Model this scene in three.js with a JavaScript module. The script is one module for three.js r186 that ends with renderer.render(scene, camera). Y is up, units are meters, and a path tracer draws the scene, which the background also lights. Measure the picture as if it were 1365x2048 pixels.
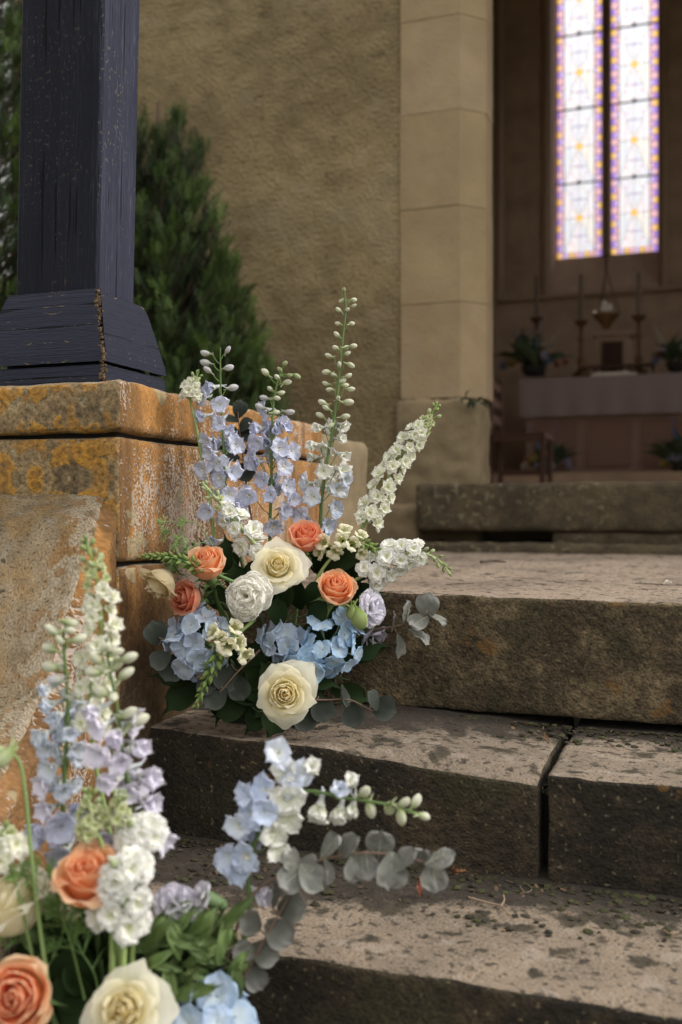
import * as THREE from 'three';
import { mergeGeometries } from 'three/addons/utils/BufferGeometryUtils.js';

// ------------------------------------------------------------------ camera, sky, sun, exposure
const HC = 0.95, TH = THREE.MathUtils.degToRad(19.5), CT = Math.cos(TH), ST = Math.sin(TH), FPX = 2000;
const scene = new THREE.Scene();
const camera = new THREE.PerspectiveCamera(2 * Math.atan(1024 / FPX) * 180 / Math.PI, 682 / 1024, 0.05, 400);
camera.position.set(0, HC, 0);
camera.lookAt(-ST, HC, -CT);
camera.focus = 1.56;
camera.userData.fStop = 3.5;

const renderer = new THREE.WebGLRenderer({ antialias: true });
renderer.toneMapping = THREE.LinearToneMapping;
renderer.toneMappingExposure = 1.45;
renderer.shadowMap.enabled = true;

{ // an even overcast sky, brighter overhead and towards the veiled sun on the right
  const w = 256, h = 128, data = new Float32Array(w * h * 4);
  const sd = new THREE.Vector3(0.86, 0.62, -0.20).normalize();
  for (let j = 0; j < h; j++) for (let i = 0; i < w; i++) {
    const el = ((j + 0.5) / h - 0.5) * Math.PI, az = ((i + 0.5) / w - 0.5) * 2 * Math.PI;
    const x = Math.cos(az) * Math.cos(el), y = Math.sin(el), z = Math.sin(az) * Math.cos(el);
    const c = x * sd.x + y * sd.y + z * sd.z;
    const L = 0.95 * (1 + 1.6 * Math.max(0, y)) / 2.6 + 0.78 * Math.pow(Math.max(0, c * 0.5 + 0.5), 3);
    const o = (j * w + i) * 4;
    data[o] = L * 1.0; data[o + 1] = L * 0.975; data[o + 2] = L * 0.935; data[o + 3] = 1;
  }
  const t = new THREE.DataTexture(data, w, h, THREE.RGBAFormat, THREE.FloatType);
  t.mapping = THREE.EquirectangularReflectionMapping; t.magFilter = THREE.LinearFilter; t.needsUpdate = true;
  scene.background = t; scene.environment = t;
}
const sun = new THREE.DirectionalLight(new THREE.Color(1, 0.95, 0.88), 1.5);
sun.position.set(8.6, HC + 6.2, -3.5); sun.target.position.set(0, HC, -1.5);
sun.castShadow = true; sun.shadow.radius = 26; sun.shadow.mapSize.set(2048, 2048);
Object.assign(sun.shadow.camera, { left: -6, right: 6, top: 6, bottom: -6, near: 0.5, far: 40 });
sun.name = 'sun'; scene.add(sun, sun.target);

// ------------------------------------------------------------------ helpers
let seedState = 7;
const rnd = () => { seedState = (seedState + 0x6d2b79f5) | 0; let t = Math.imul(seedState ^ (seedState >>> 15), 1 | seedState); t = (t + Math.imul(t ^ (t >>> 7), 61 | t)) ^ t; return ((t ^ (t >>> 14)) >>> 0) / 4294967296; };
const rr = (a, b) => a + (b - a) * rnd();
const V = (x, y, z) => new THREE.Vector3(x, y, z);
const clamp = (x, a = 0, b = 1) => Math.min(b, Math.max(a, x));
const sst = (a, b, x) => { const t = clamp((x - a) / (b - a)); return t * t * (3 - 2 * t); };
const mix = (a, b, t) => a + (b - a) * t;
const mix3 = (a, b, t) => [mix(a[0], b[0], t), mix(a[1], b[1], t), mix(a[2], b[2], t)];
const mul3 = (a, k) => [a[0] * k, a[1] * k, a[2] * k];
const PERM = new Uint8Array(512);
{ const p = [...Array(256).keys()]; for (let i = 255; i > 0; i--) { const j = Math.floor(rnd() * (i + 1)); [p[i], p[j]] = [p[j], p[i]]; } for (let i = 0; i < 512; i++) PERM[i] = p[i & 255]; }
const GX = new Float32Array(256), GY = new Float32Array(256); for (let i = 0; i < 256; i++) { const a = rnd() * Math.PI * 2; GX[i] = Math.cos(a); GY[i] = Math.sin(a); }
function vn(x, y, s = 0) { // gradient noise 0..1
  const xi = Math.floor(x), yi = Math.floor(y), fx = x - xi, fy = y - yi, u = fx * fx * fx * (fx * (fx * 6 - 15) + 10), v = fy * fy * fy * (fy * (fy * 6 - 15) + 10);
  const a = PERM[(xi + s * 37) & 255], b = PERM[(xi + 1 + s * 37) & 255], y0 = yi & 255, y1 = (yi + 1) & 255, h00 = PERM[a + y0], h10 = PERM[b + y0], h01 = PERM[a + y1], h11 = PERM[b + y1];
  const n = (GX[h00] * fx + GY[h00] * fy) * (1 - u) * (1 - v) + (GX[h10] * (fx - 1) + GY[h10] * fy) * u * (1 - v) + (GX[h01] * fx + GY[h01] * (fy - 1)) * (1 - u) * v + (GX[h11] * (fx - 1) + GY[h11] * (fy - 1)) * u * v;
  return Math.min(1, Math.max(0, 0.5 + 0.85 * n));
}
function fbm(x, y, s = 0, o = 4) { let a = 0.5, t = 0, n = 0; for (let i = 0; i < o; i++) { t += a * vn(x, y, s + i * 3); n += a; a *= 0.5; const q = x * 1.62 - y * 1.21 + 5.1; y = x * 1.21 + y * 1.62 + 3.7; x = q; } return t / n; }
const vn3 = (x, y, z, s = 0) => (vn(x + z * 0.71, y - z * 0.53, s) + vn(y + 11.3 + x * 0.37, z - x * 0.41, s + 5)) / 2;

// a point of the place: X along the step edges, Y over the camera's height, p into the chapel
const W = (X, Y, p) => V(X, HC + Y, -p);
// the place of what the photograph shows at (x, y), at a known distance along the view axis
const P = (x, y, d) => { const l = (x - 682.5) / FPX * d, u = -(y - 1024) / FPX * d; return V(CT * l - ST * d, HC + u, -ST * l - CT * d); };
const PZ = (x, y, p) => { const s = (x - 682.5) / FPX; return P(x, y, p / (CT + ST * s)); };
const PX = (x, y, X) => { const s = (x - 682.5) / FPX; return P(x, y, X / (s * CT - ST)); };
const D = (r, u, t) => V(CT * r + ST * t, u, -ST * r + CT * t).normalize(); // right, up, towards the viewer

const used = {};
const numbered = (n) => { const k = used[n] ?? 0; used[n] = k + 1; return k ? n + '_' + String(k).padStart(3, '0') : n; };
function thing(name, label, category, pos = V(0, 0, 0), group) {
  const o = new THREE.Group(); o.name = numbered(name); o.position.copy(pos); o.userData = { label, category };
  if (group) o.userData.group = group;
  scene.add(o); return o;
}
function part(name, geo, mat, parent, label) {
  const m = new THREE.Mesh(geo, mat); m.castShadow = m.receiveShadow = true;
  m.name = parent === scene || !parent ? numbered(name) : name;
  if (label) m.userData.label = label;
  (parent || scene).add(m); return m;
}
function struct(name, geo, mat) { const m = part(name, geo, mat, scene); m.userData.kind = 'structure'; return m; }
const enc = (c) => { c = clamp(c); return Math.round(255 * (c <= 0.0031308 ? 12.92 * c : 1.055 * Math.pow(c, 1 / 2.4) - 0.055)); };
// fn(u, v) gives [r, g, b, height]; returns a colour map and a height map that cover w x h metres
function maps(nx, ny, w, h, fn) {
  const c = new Uint8Array(nx * ny * 4), b = new Uint8Array(nx * ny * 4);
  for (let j = 0; j < ny; j++) for (let i = 0; i < nx; i++) {
    const q = fn((i + 0.5) / nx * w, (j + 0.5) / ny * h), o = (j * nx + i) * 4;
    c[o] = enc(q[0]); c[o + 1] = enc(q[1]); c[o + 2] = enc(q[2]); c[o + 3] = 255;
    b[o] = b[o + 1] = b[o + 2] = Math.round(255 * clamp(q[3] ?? 0.5)); b[o + 3] = 255;
  }
  const mk = (d, srgb) => { const t = new THREE.DataTexture(d, nx, ny, THREE.RGBAFormat); t.magFilter = THREE.LinearFilter; t.wrapS = t.wrapT = THREE.MirroredRepeatWrapping; if (srgb) t.colorSpace = THREE.SRGBColorSpace; t.repeat.set(1 / w, 1 / h); t.needsUpdate = true; return t; };
  return { map: mk(c, true), bumpMap: mk(b, false) };
}
const std = (o) => new THREE.MeshStandardMaterial({ roughness: 0.9, metalness: 0, side: THREE.DoubleSide, ...o });
const lin = (r, g, b) => new THREE.Color().setRGB(r, g, b);

// collects sheets, tubes and boxes with vertex colours into one geometry
class MB {
  constructor() { this.p = []; this.c = []; this.i = []; this.uv = []; }
  sheet(nu, nv, fn, col, m) {
    const o = this.p.length / 3, v = V(0, 0, 0);
    for (let j = 0; j <= nv; j++) for (let i = 0; i <= nu; i++) {
      const a = i / nu, b = j / nv, q = fn(a, b); v.set(q[0], q[1], q[2]); if (m) v.applyMatrix4(m);
      this.p.push(v.x, v.y, v.z); const c = typeof col === 'function' ? col(a, b) : col || [1, 1, 1]; this.c.push(c[0], c[1], c[2]); this.uv.push(a, b);
    }
    for (let j = 0; j < nv; j++) for (let i = 0; i < nu; i++) { const k = o + j * (nu + 1) + i, n = k + nu + 1; this.i.push(k, k + 1, n + 1, k, n + 1, n); }
    return this;
  }
  tube(pts, r, col, seg, rad = 6) { // r: a number or a function of 0..1
    const cv = pts.length > 2 ? new THREE.CatmullRomCurve3(pts) : new THREE.LineCurve3(pts[0], pts[1]);
    seg = seg || Math.max(2, pts.length * 3);
    const fr = cv.computeFrenetFrames(seg), C = []; for (let j = 0; j <= seg; j++) C.push(cv.getPoint(j / seg));
    return this.sheet(rad, seg, (a, b) => {
      const j = Math.round(b * seg), t = a * Math.PI * 2, R = typeof r === 'function' ? r(b) : r, N = fr.normals[j], B = fr.binormals[j], q = C[j];
      const x = Math.cos(t) * R, y = Math.sin(t) * R; return [q.x + N.x * x + B.x * y, q.y + N.y * x + B.y * y, q.z + N.z * x + B.z * y];
    }, col);
  }
  lathe(prof, col, m, rad = 10) { // prof: [[r, y], ...]
    return this.sheet(rad, prof.length - 1, (a, b) => { const q = prof[Math.round(b * (prof.length - 1))], t = a * Math.PI * 2; return [q[0] * Math.cos(t), q[1], q[0] * Math.sin(t)]; }, col, m);
  }
  box(x0, x1, y0, y1, z0, z1, col) {
    const g = (fn) => this.sheet(1, 1, fn, col);
    g((a, b) => [mix(x0, x1, a), mix(y0, y1, b), z1]); g((a, b) => [mix(x1, x0, a), mix(y0, y1, b), z0]);
    g((a, b) => [x0, mix(y0, y1, b), mix(z0, z1, a)]); g((a, b) => [x1, mix(y0, y1, b), mix(z1, z0, a)]);
    g((a, b) => [mix(x0, x1, a), y1, mix(z1, z0, b)]); g((a, b) => [mix(x0, x1, a), y0, mix(z0, z1, b)]);
    return this;
  }
  build(crease = 0.35) {
    const g = new THREE.BufferGeometry();
    g.setAttribute('position', new THREE.Float32BufferAttribute(this.p, 3)); g.setAttribute('color', new THREE.Float32BufferAttribute(this.c, 3)); g.setAttribute('uv', new THREE.Float32BufferAttribute(this.uv, 2));
    g.setIndex(this.i); smoothNormals(g, crease); return g;
  }
}
function smoothNormals(g, crease = 0.35) { // averages normals of touching vertices unless the edge is sharp
  g.computeVertexNormals();
  const p = g.attributes.position, n = g.attributes.normal, at = new Map();
  for (let i = 0; i < p.count; i++) { const k = Math.round(p.getX(i) * 2e4) + ',' + Math.round(p.getY(i) * 2e4) + ',' + Math.round(p.getZ(i) * 2e4); if (!at.has(k)) at.set(k, []); at.get(k).push(i); }
  const out = new Float32Array(p.count * 3);
  for (const l of at.values()) for (const i of l) {
    let x = 0, y = 0, z = 0; const a = n.getX(i), b = n.getY(i), c = n.getZ(i);
    for (const k of l) { const X = n.getX(k), Y = n.getY(k), Z = n.getZ(k); if (a * X + b * Y + c * Z > crease) { x += X; y += Y; z += Z; } }
    const L = Math.hypot(x, y, z) || 1; out[3 * i] = x / L; out[3 * i + 1] = y / L; out[3 * i + 2] = z / L;
  }
  n.array.set(out); return g;
}
// A worn stone: a box with rounded, uneven edges. lift(X, p) moves its top; uv in metres: top by X and p, sides by the run and Y.
// material order: right(+x), left(-x), top, bottom, front(towards viewer), back
function stone(x0, x1, y0, y1, p0, p1, { r = 0.012, amp = 0.004, cell = 0.012, chip = 0.5, lift = null, lean = null, seed = 1, freq = 14 } = {}) {
  const w = x1 - x0, h = y1 - y0, d = p1 - p0, n = (l) => Math.max(2, Math.min(150, Math.round(l / cell)));
  const g = new THREE.BoxGeometry(w, h, d, n(w), n(h), n(d)); g.translate((x0 + x1) / 2, (y0 + y1) / 2, -(p0 + p1) / 2);
  const p = g.attributes.position, uv = g.attributes.uv, nn = g.attributes.normal, v = V(0, 0, 0), q = V(0, 0, 0);
  for (let i = 0; i < p.count; i++) {
    v.fromBufferAttribute(p, i);
    const nx = nn.getX(i), ny = nn.getY(i);
    if (Math.abs(ny) > 0.5) uv.setXY(i, v.x, -v.z); else if (Math.abs(nx) > 0.5) uv.setXY(i, -v.z, v.y); else uv.setXY(i, v.x, v.y);
    const R = r * (1 + chip * (fbm(v.x * 9 + seed, v.z * 9 + v.y * 9, seed, 3) - 0.35) * 3);
    const RR = Math.max(0.002, R);
    q.set(clamp(v.x, x0 + RR, x1 - RR), clamp(v.y, y0 + RR, y1 - RR), clamp(v.z, -p1 + RR, -p0 - RR));
    const dx = v.clone().sub(q), L = dx.length(); if (L > RR) v.copy(q).addScaledVector(dx, RR / L);
    const a = amp * 2;
    v.x += a * (vn3(v.y * freq, v.z * freq, v.x * freq, seed) - 0.5); v.z += a * (vn3(v.x * freq, v.y * freq, v.z * freq, seed + 9) - 0.5) + a * 0.5 * (vn3(v.x * freq * 4, v.y * freq * 4, v.z * freq * 4, seed + 2) - 0.5);
    v.y += a * (vn3(v.z * freq, v.x * freq, v.y * freq, seed + 4) - 0.5) + a * 0.5 * (vn3(v.x * freq * 4, v.z * freq * 4, 1, seed + 6) - 0.5);
    if (lift) v.y += lift(v.x, -v.z) * clamp((v.y - y0) / h * 1.5);
    if (lean) { const e = lean(v.x, v.y - HC, -v.z); v.x += e[0]; v.y += e[1]; v.z -= e[2]; }
    p.setXYZ(i, v.x, v.y, v.z);
  }
  return smoothNormals(g, 0.2);
}
// An outline in (a, b) pulled along a third axis, with planar uv in metres per face. place(a, b, t) gives the point.
function prism(outline, t0, t1, place, nt = 1, sub = 1) {
  const mb = new MB(), n = outline.length;
  for (let k = 0; k < n; k++) {
    const A = outline[k], B = outline[(k + 1) % n];
    mb.sheet(sub, nt, (u, v) => place(mix(A[0], B[0], u), mix(A[1], B[1], u), mix(t0, t1, v)));
  }
  { let run = 0; for (let k = 0; k < n; k++) { const A = outline[k], B = outline[(k + 1) % n], L = Math.hypot(A[0] - B[0], A[1] - B[1]), c = (sub + 1) * (nt + 1); for (let i = 0; i < c; i++) { const q = k * c + i; mb.uv[2 * q] = run + mb.uv[2 * q] * L; mb.uv[2 * q + 1] = mix(t0, t1, mb.uv[2 * q + 1]); } run += L; } }
  const shape = THREE.ShapeUtils.triangulateShape(outline.map((q) => new THREE.Vector2(q[0], q[1])), []);
  for (const t of [t0, t1]) { const o = mb.p.length / 3;  for (const q of outline) { mb.p.push(...place(q[0], q[1], t)); mb.c.push(1, 1, 1); mb.uv.push(0, 0); } for (const f of shape) mb.i.push(...(t === t0 ? [f[0], f[1], f[2]] : [f[0], f[2], f[1]]).map((k) => k + o)); }
  return mb.build(0.9);
}
// uv in metres by the direction each face looks
function boxUV(g) {
  if (g.index) { const c = g.toNonIndexed(); g = c; }
  g.computeVertexNormals();
  const p = g.attributes.position, n = g.attributes.normal, uv = new Float32Array(p.count * 2);
  for (let i = 0; i < p.count; i++) {
    const x = Math.abs(n.getX(i)), y = Math.abs(n.getY(i)), z = Math.abs(n.getZ(i));
    if (y > x && y > z) { uv[2 * i] = p.getX(i); uv[2 * i + 1] = p.getZ(i); } else if (x > z) { uv[2 * i] = p.getZ(i); uv[2 * i + 1] = p.getY(i); } else { uv[2 * i] = p.getX(i); uv[2 * i + 1] = p.getY(i); }
  }
  g.setAttribute('uv', new THREE.BufferAttribute(uv, 2)); return g;
}

// ------------------------------------------------------------------ stone, plaster and wood surfaces
const discs = (n, w, h, r0, r1) => Array.from({ length: n }, () => [rnd() * w, rnd() * h, rr(r0, r1) * (0.4 + 0.6 * rnd()), rnd()]);
// treads: pinkish grey stone, dark moss flecks, dirt gathered at the foot of the next riser (p = back), widened left as shade
function treadMat(seed, front, back, dirtShade, base = [0.335, 0.27, 0.21]) {
  const m = maps(1400, 640, 1.4, 0.64, (x, y) => {
    const p = y + front - 0.05, big = fbm(x * 3, y * 3, seed), mid = fbm(x * 16, y * 16, seed + 3), g = vn(x * 260, y * 260, seed), g2 = vn(x * 110, y * 110, seed + 1);
    let c = mul3(mix3(base, mul3(base, 0.68), sst(0.35, 0.7, big)), 0.60 + 0.28 * mid + 0.42 * g + 0.26 * (g2 - 0.3));
    const near = sst(back - 0.20 - 0.10 * sst(0.75, 0.35, x), back - 0.01 - 0.10 * sst(0.75, 0.35, x), p + 0.11 * (fbm(x * 7, y * 7, seed + 8) - 0.5));  // painted shade under the flowers widens the dark back edge at the left
    const moss = sst(0.54, 0.68, fbm(x * 21, y * 21, seed + 5, 6) + 0.20 * near * dirtShade + 0.10 * (big - 0.5) - 0.055) ;
    const pit = sst(0.80, 0.88, vn(x * 150, y * 150, seed + 17)); c = mul3(c, 1 - 0.6 * pit);
    const fleck = sst(0.58, 0.74, fbm(x * 62, y * 62, seed + 6, 3) + 0.06 * moss + 0.08 * near);
    c = mix3(c, mix3([0.034, 0.027, 0.016], [0.05, 0.042, 0.02], g2), 0.88 * moss);
    c = mix3(c, [0.035, 0.028, 0.02], 0.8 * fleck);
    c = mix3(c, mul3([0.036, 0.027, 0.019], 0.6 + 0.8 * g2), 0.92 * sst(0.45, 0.95, near * dirtShade + 0.35 * (g - 0.5) * dirtShade));
    const pale = sst(0.62, 0.7, fbm(x * 24, y * 24, seed + 11)); c = mix3(c, [0.46, 0.40, 0.35], 0.35 * pale * (1 - moss) * (1 - near));
    return [...c, 0.5 + 0.25 * (mid - 0.5) + 0.45 * (g - 0.5) + 0.2 * (g2 - 0.5) + 0.2 * moss + 0.2 * fleck - 0.3 * pit];
  });
  for (const t of Object.values(m)) { t.offset.set(0.9 / 1.4, (0.05 - front) / 0.64); }
  return std({ ...m, bumpScale: 0.003, roughness: 0.93 });
}
// risers: dark, mossy, stained
function riserMat(seed, dark, light, streak) {
  const m = maps(1400, 500, 1.4, 0.5, (x, y) => {
    const big = fbm(x * 5, y * 5, seed), mid = fbm(x * 20, y * 20, seed + 2), st = fbm(x * 22, y * 2.2, seed + 4), g = vn(x * 240, y * 240, seed), g2 = vn(x * 95, y * 95, seed + 1);
    let t = clamp(sst(0.38, 0.72, big * 0.55 + mid * 0.45) * 0.75 + streak * 0.5 * (st - 0.42));
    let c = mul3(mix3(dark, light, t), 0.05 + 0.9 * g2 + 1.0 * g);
    const pale = sst(0.62, 0.74, fbm(x * 38, y * 38, seed + 7)); c = mix3(c, mul3(light, 1.6), 0.6 * pale * t);
    const fl = sst(0.74, 0.84, vn(x * 120, y * 120, seed + 8) * 0.75 + g * 0.25); c = mix3(c, [0.22, 0.18, 0.11], 0.6 * fl);
    const dn = sst(0.20, 0.0, Math.abs(y - 0.25)) ; const moss = sst(0.54, 0.70, fbm(x * 9, y * 9, seed + 9, 5)); c = mix3(c, mul3([0.03, 0.029, 0.012], 0.5 + g), 0.55 * moss);
    const oc = sst(0.70, 0.74, fbm(x * 11, y * 13, seed + 12)); c = mix3(c, [0.22, 0.11, 0.03], 0.5 * oc);
    const hf = fbm(x * 55, y * 55, seed + 14, 3); return [...c, 0.5 + 0.25 * (mid - 0.5) + 0.5 * (hf - 0.5) + 0.3 * (g2 - 0.5) + 0.3 * (g - 0.5) + 0.15 * moss];
  });
  return std({ ...m, bumpScale: 0.0045, roughness: 0.96 });
}
const M = {};
M.tread1 = treadMat(21, 1.36, 1.69, 1.0);
M.tread2 = treadMat(35, 1.04, 1.37, 1.25, [0.325, 0.26, 0.20]);
M.landing = treadMat(50, 1.69, 9, 0, [0.37, 0.295, 0.232]);
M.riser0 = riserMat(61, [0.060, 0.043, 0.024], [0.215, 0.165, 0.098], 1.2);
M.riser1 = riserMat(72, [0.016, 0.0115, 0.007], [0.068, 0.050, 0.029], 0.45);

// the parapet's flank: ochre lichen and whitish flakes running down it
M.flank = std({ ...maps(1800, 1000, 1.8, 1.0, (x, y) => {
  const st = fbm(x * 16, y * 1.7, 3), st2 = fbm(x * 40, y * 5, 5), big = fbm(x * 4, y * 3, 7), g = vn(x * 250, y * 200, 1), g2 = vn(x * 100, y * 70, 2);
  let c = mix3([0.46, 0.22, 0.058], [0.20, 0.10, 0.034], sst(0.36, 0.66, st * 0.65 + big * 0.35));
  c = mix3(c, [0.54, 0.29, 0.13], 0.5 * sst(0.5, 0.75, fbm(x * 7, y * 4, 11)));
  c = mul3(c, 0.22 + 0.55 * st2 + 0.6 * g + 0.35 * g2);
  const zone = fbm(x * 7.5, y * 2.6, 17, 3), fl = fbm(x * 120, y * 52, 19, 4) * 0.6 + vn(x * 300, y * 210, 23) * 0.4;
  const w = sst(0.57, 0.64, fl + 0.95 * (zone - 0.535));
  c = mix3(c, mul3([0.56, 0.47, 0.40], 0.75 + 0.4 * g), 0.85 * w);
  const patch = sst(0.68, 0.71, fbm(x * 15, y * 11, 29)); c = mix3(c, mul3([0.42, 0.36, 0.22], 0.8 + 0.4 * g2), 0.75 * patch);
  const dk = sst(0.60, 0.8, fbm(x * 11, y * 2, 31)); c = mix3(c, [0.085, 0.045, 0.018], 0.6 * dk);
  const low = sst(0.68, 0.40, y + 0.26 * (fbm(x * 6, y * 4, 37, 5) - 0.5) + 0.34 * sst(0.62, 0.5, x)); c = mix3(c, mul3([0.060, 0.038, 0.018], 0.2 + 0.9 * g2 + 0.7 * g), 0.86 * low);  // dark stain low on the flank, deepened as painted shade behind the flowers
  return [...c, 0.4 + 0.3 * w + 0.25 * (g2 - 0.5) + 0.2 * patch + 0.3 * (st2 - 0.5)];
}), bumpScale: 0.004, roughness: 0.92 });
for (const t of [M.flank.map, M.flank.bumpMap]) t.offset.set(-0.7 / 1.8, (0.95 - HC - 0.3) / 1.0);
// the parapet's front: brown-grey stone with yellow-orange rosettes of lichen
{
  const ds = discs(150, 0.8, 0.5, 0.010, 0.034).filter((d) => d[1] > 0.29 || d[1] < 0.22);
  for (let i = 0; i < 34; i++) ds.push([rnd() * 0.8, 0.17 + 0.045 * rnd(), rr(0.014, 0.034), 0.3 + 0.6 * rnd()]);
  M.front = std({ ...maps(1280, 800, 0.8, 0.5, (x, y) => {
    const big = fbm(x * 6, y * 6, 41), g = vn(x * 260, y * 260, 42), g2 = vn(x * 110, y * 110, 43), mid = fbm(x * 26, y * 26, 44);
    let c = mul3(mix3([0.30, 0.22, 0.13], [0.14, 0.10, 0.058], sst(0.35, 0.7, big * 0.5 + mid * 0.5)), 0.15 + 0.85 * g2 + 0.8 * g), hgt = 0.4 + 0.3 * (mid - 0.5) + 0.3 * (g2 - 0.5);
    for (const d of ds) {
      const dx = x - d[0], dy = y - d[1]; if (Math.abs(dx) > d[2] * 1.4 || Math.abs(dy) > d[2] * 1.4) continue;
      const rad = Math.hypot(dx, dy) / d[2] + 1.3 * (fbm(x * 70, y * 70, 45, 4) - 0.5), e = sst(1.0, 0.86, rad); if (e <= 0) continue;
      const ring = sst(0.35, 0.85, rad), keep = d[3] > 0.75 ? sst(0.3, 0.55, rad) : 1;
      const lc = mix3([0.30, 0.15, 0.03], [0.52, 0.27, 0.04], ring);
      c = mix3(c, mul3(lc, 0.6 + 0.5 * g2 + 0.25 * g), 0.82 * e * keep * sst(0.22, 0.36, g2 + 0.2 * mid)); hgt += 0.18 * e;
    }
    const crust = sst(0.50, 0.58, fbm(x * 15, y * 13, 47, 5) + 0.10 * sst(0.28, 0.40, y) - 0.02); c = mix3(c, mul3(mix3([0.46, 0.23, 0.035], [0.30, 0.16, 0.04], fbm(x * 40, y * 40, 48)), 0.35 + 0.7 * g2 + 0.6 * g), 0.72 * crust); hgt += 0.12 * crust;
    const pale = sst(0.64, 0.72, fbm(x * 22, y * 22, 46)); c = mix3(c, mul3([0.46, 0.40, 0.28], 0.5 + g), 0.5 * pale);
    return [...c, hgt];
  }), bumpScale: 0.004, roughness: 0.93 });
}
// the cheek's sloping top: rain-worn, tan and grey
M.slope = std({ ...maps(1000, 1000, 0.8, 0.8, (x, y) => {
  const big = fbm(x * 5, y * 5, 51), g = vn(x * 280, y * 250, 52), g2 = vn(x * 120, y * 90, 53), mid = fbm(x * 30, y * 22, 54), st = fbm(x * 60, y * 34, 55);
  const pit = sst(0.72, 0.84, vn(x * 190, y * 190, 59)), gr = vn(x * 420, y * 420, 50); let c = mul3(mix3([0.36, 0.285, 0.195], [0.20, 0.15, 0.095], sst(0.35, 0.68, big * 0.6 + mid * 0.4)), (0.35 + 0.45 * gr + 0.45 * g + 0.45 * fbm(x * 45, y * 45, 55)) * (1 - 0.5 * pit));
  c = mix3(c, mul3([0.42, 0.36, 0.31], 0.4 + 1.1 * g), 0.6 * sst(0.54, 0.66, fbm(x * 16, y * 13, 56, 5))); c = mix3(c, mul3([0.36, 0.215, 0.075], 0.4 + 0.6 * g + 0.6 * g2), 0.5 * sst(0.46, 0.62, fbm(x * 13, y * 13, 57, 6)));
  const edge = sst(0.665, 0.765, x + 0.03 * (fbm(x * 14, y * 14, 49) - 0.5)), chip2 = sst(0.47, 0.56, fbm(x * 42, y * 36, 48, 4) + 0.16 * (edge - 0.6)); c = mix3(c, mul3([0.50, 0.43, 0.35], 0.5 + 0.9 * g), 0.8 * edge * chip2); c = mix3(c, mul3([0.34, 0.16, 0.045], 0.5 + 0.9 * g), 0.6 * edge * (1 - chip2) * sst(0.45, 0.55, fbm(x * 20, y * 20, 47)));
  c = mix3(c, [0.05, 0.04, 0.025], 0.85 * sst(0.80, 0.83, fbm(x * 24, y * 40, 58, 3)));
  return [...c, 0.5 + 0.4 * (mid - 0.5) + 0.3 * (g - 0.5) - 0.35 * pit];
}), bumpScale: 0.0022, roughness: 0.92 });
// rough lime render of the chapel wall
M.plaster = std({ ...maps(1600, 1600, 2.2, 2.2, (x, y) => {
  const big = fbm(x * 1.6, y * 1.6, 61), mid = fbm(x * 9, y * 9, 62), r1 = fbm(x * 58, y * 66, 63, 4), g = vn(x * 170, y * 170, 64), g2 = vn(x * 75, y * 75, 65);
  let c = mul3(mix3([0.37, 0.30, 0.175], [0.26, 0.20, 0.115], sst(0.3, 0.7, big * 0.6 + mid * 0.4)), 0.62 + 0.42 * r1 + 0.25 * g);
  c = mix3(c, [0.10, 0.08, 0.045], 0.5 * sst(0.66, 0.80, fbm(x * 15, y * 19, 66)));
  c = mul3(c, 0.78 + 0.40 * fbm(x * 1.3 + 3, y * 1.1, 67, 6)); c = mix3(c, mul3(c, 0.85), sst(0.5, 0.75, fbm(x * 5, y * 2.5, 68, 5))); c = mix3(c, [0.36, 0.30, 0.22], 0.35 * sst(0.55, 0.7, fbm(x * 3, y * 3, 69, 5)));
  return [...c, 0.5 + 1.0 * (r1 - 0.5) + 0.25 * (g2 - 0.5) + 0.2 * (g - 0.5)];
}), bumpScale: 0.007, roughness: 0.95 });
// dressed limestone of the door jamb
const ashlar = (seed, a, b) => std({ ...maps(700, 700, 1.2, 1.2, (x, y) => {
  const big = fbm(x * 2.5, y * 2.5, seed), mid = fbm(x * 14, y * 14, seed + 1), g = vn(x * 200, y * 200, seed + 2), g2 = vn(x * 60, y * 60, seed + 3);
  let c = mul3(mix3(a, b, sst(0.35, 0.7, big * 0.5 + mid * 0.5)), 0.78 + 0.25 * mid + 0.18 * g);
  c = mul3(c, 0.82 + 0.36 * fbm(x * 5, y * 5, seed + 4, 5));
  return [...c, 0.5 + 0.5 * (mid - 0.5) + 0.3 * (g - 0.5) + 0.2 * (g2 - 0.5)];
}), bumpScale: 0.004, roughness: 0.9 });
M.ashlar = [ashlar(71, [0.46, 0.36, 0.225], [0.38, 0.29, 0.175]), ashlar(81, [0.45, 0.35, 0.22], [0.37, 0.285, 0.175]), ashlar(87, [0.47, 0.37, 0.25], [0.40, 0.305, 0.19])];
M.jambFoot = ashlar(91, [0.30, 0.235, 0.15], [0.19, 0.15, 0.095]);
M.inner = ashlar(96, [0.48, 0.37, 0.28], [0.40, 0.305, 0.23]);
M.threshold = std({ ...maps(1200, 400, 1.8, 0.6, (x, y) => {
  const big = fbm(x * 4, y * 4, 101), mid = fbm(x * 20, y * 20, 102), g = vn(x * 150, y * 150, 103);
  let c = mul3(mix3([0.115, 0.09, 0.052], [0.058, 0.045, 0.027], sst(0.35, 0.68, big * 0.5 + mid * 0.5)), 0.6 + 0.8 * g);
  c = mix3(c, [0.25, 0.22, 0.15], 0.7 * sst(0.60, 0.68, fbm(x * 40, y * 40, 104, 3)) * sst(0.4, 0.6, fbm(x * 3, y * 3, 105)));
  return [...c, 0.5 + 0.6 * (mid - 0.5) + 0.3 * (g - 0.5)];
}), bumpScale: 0.006 });
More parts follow.
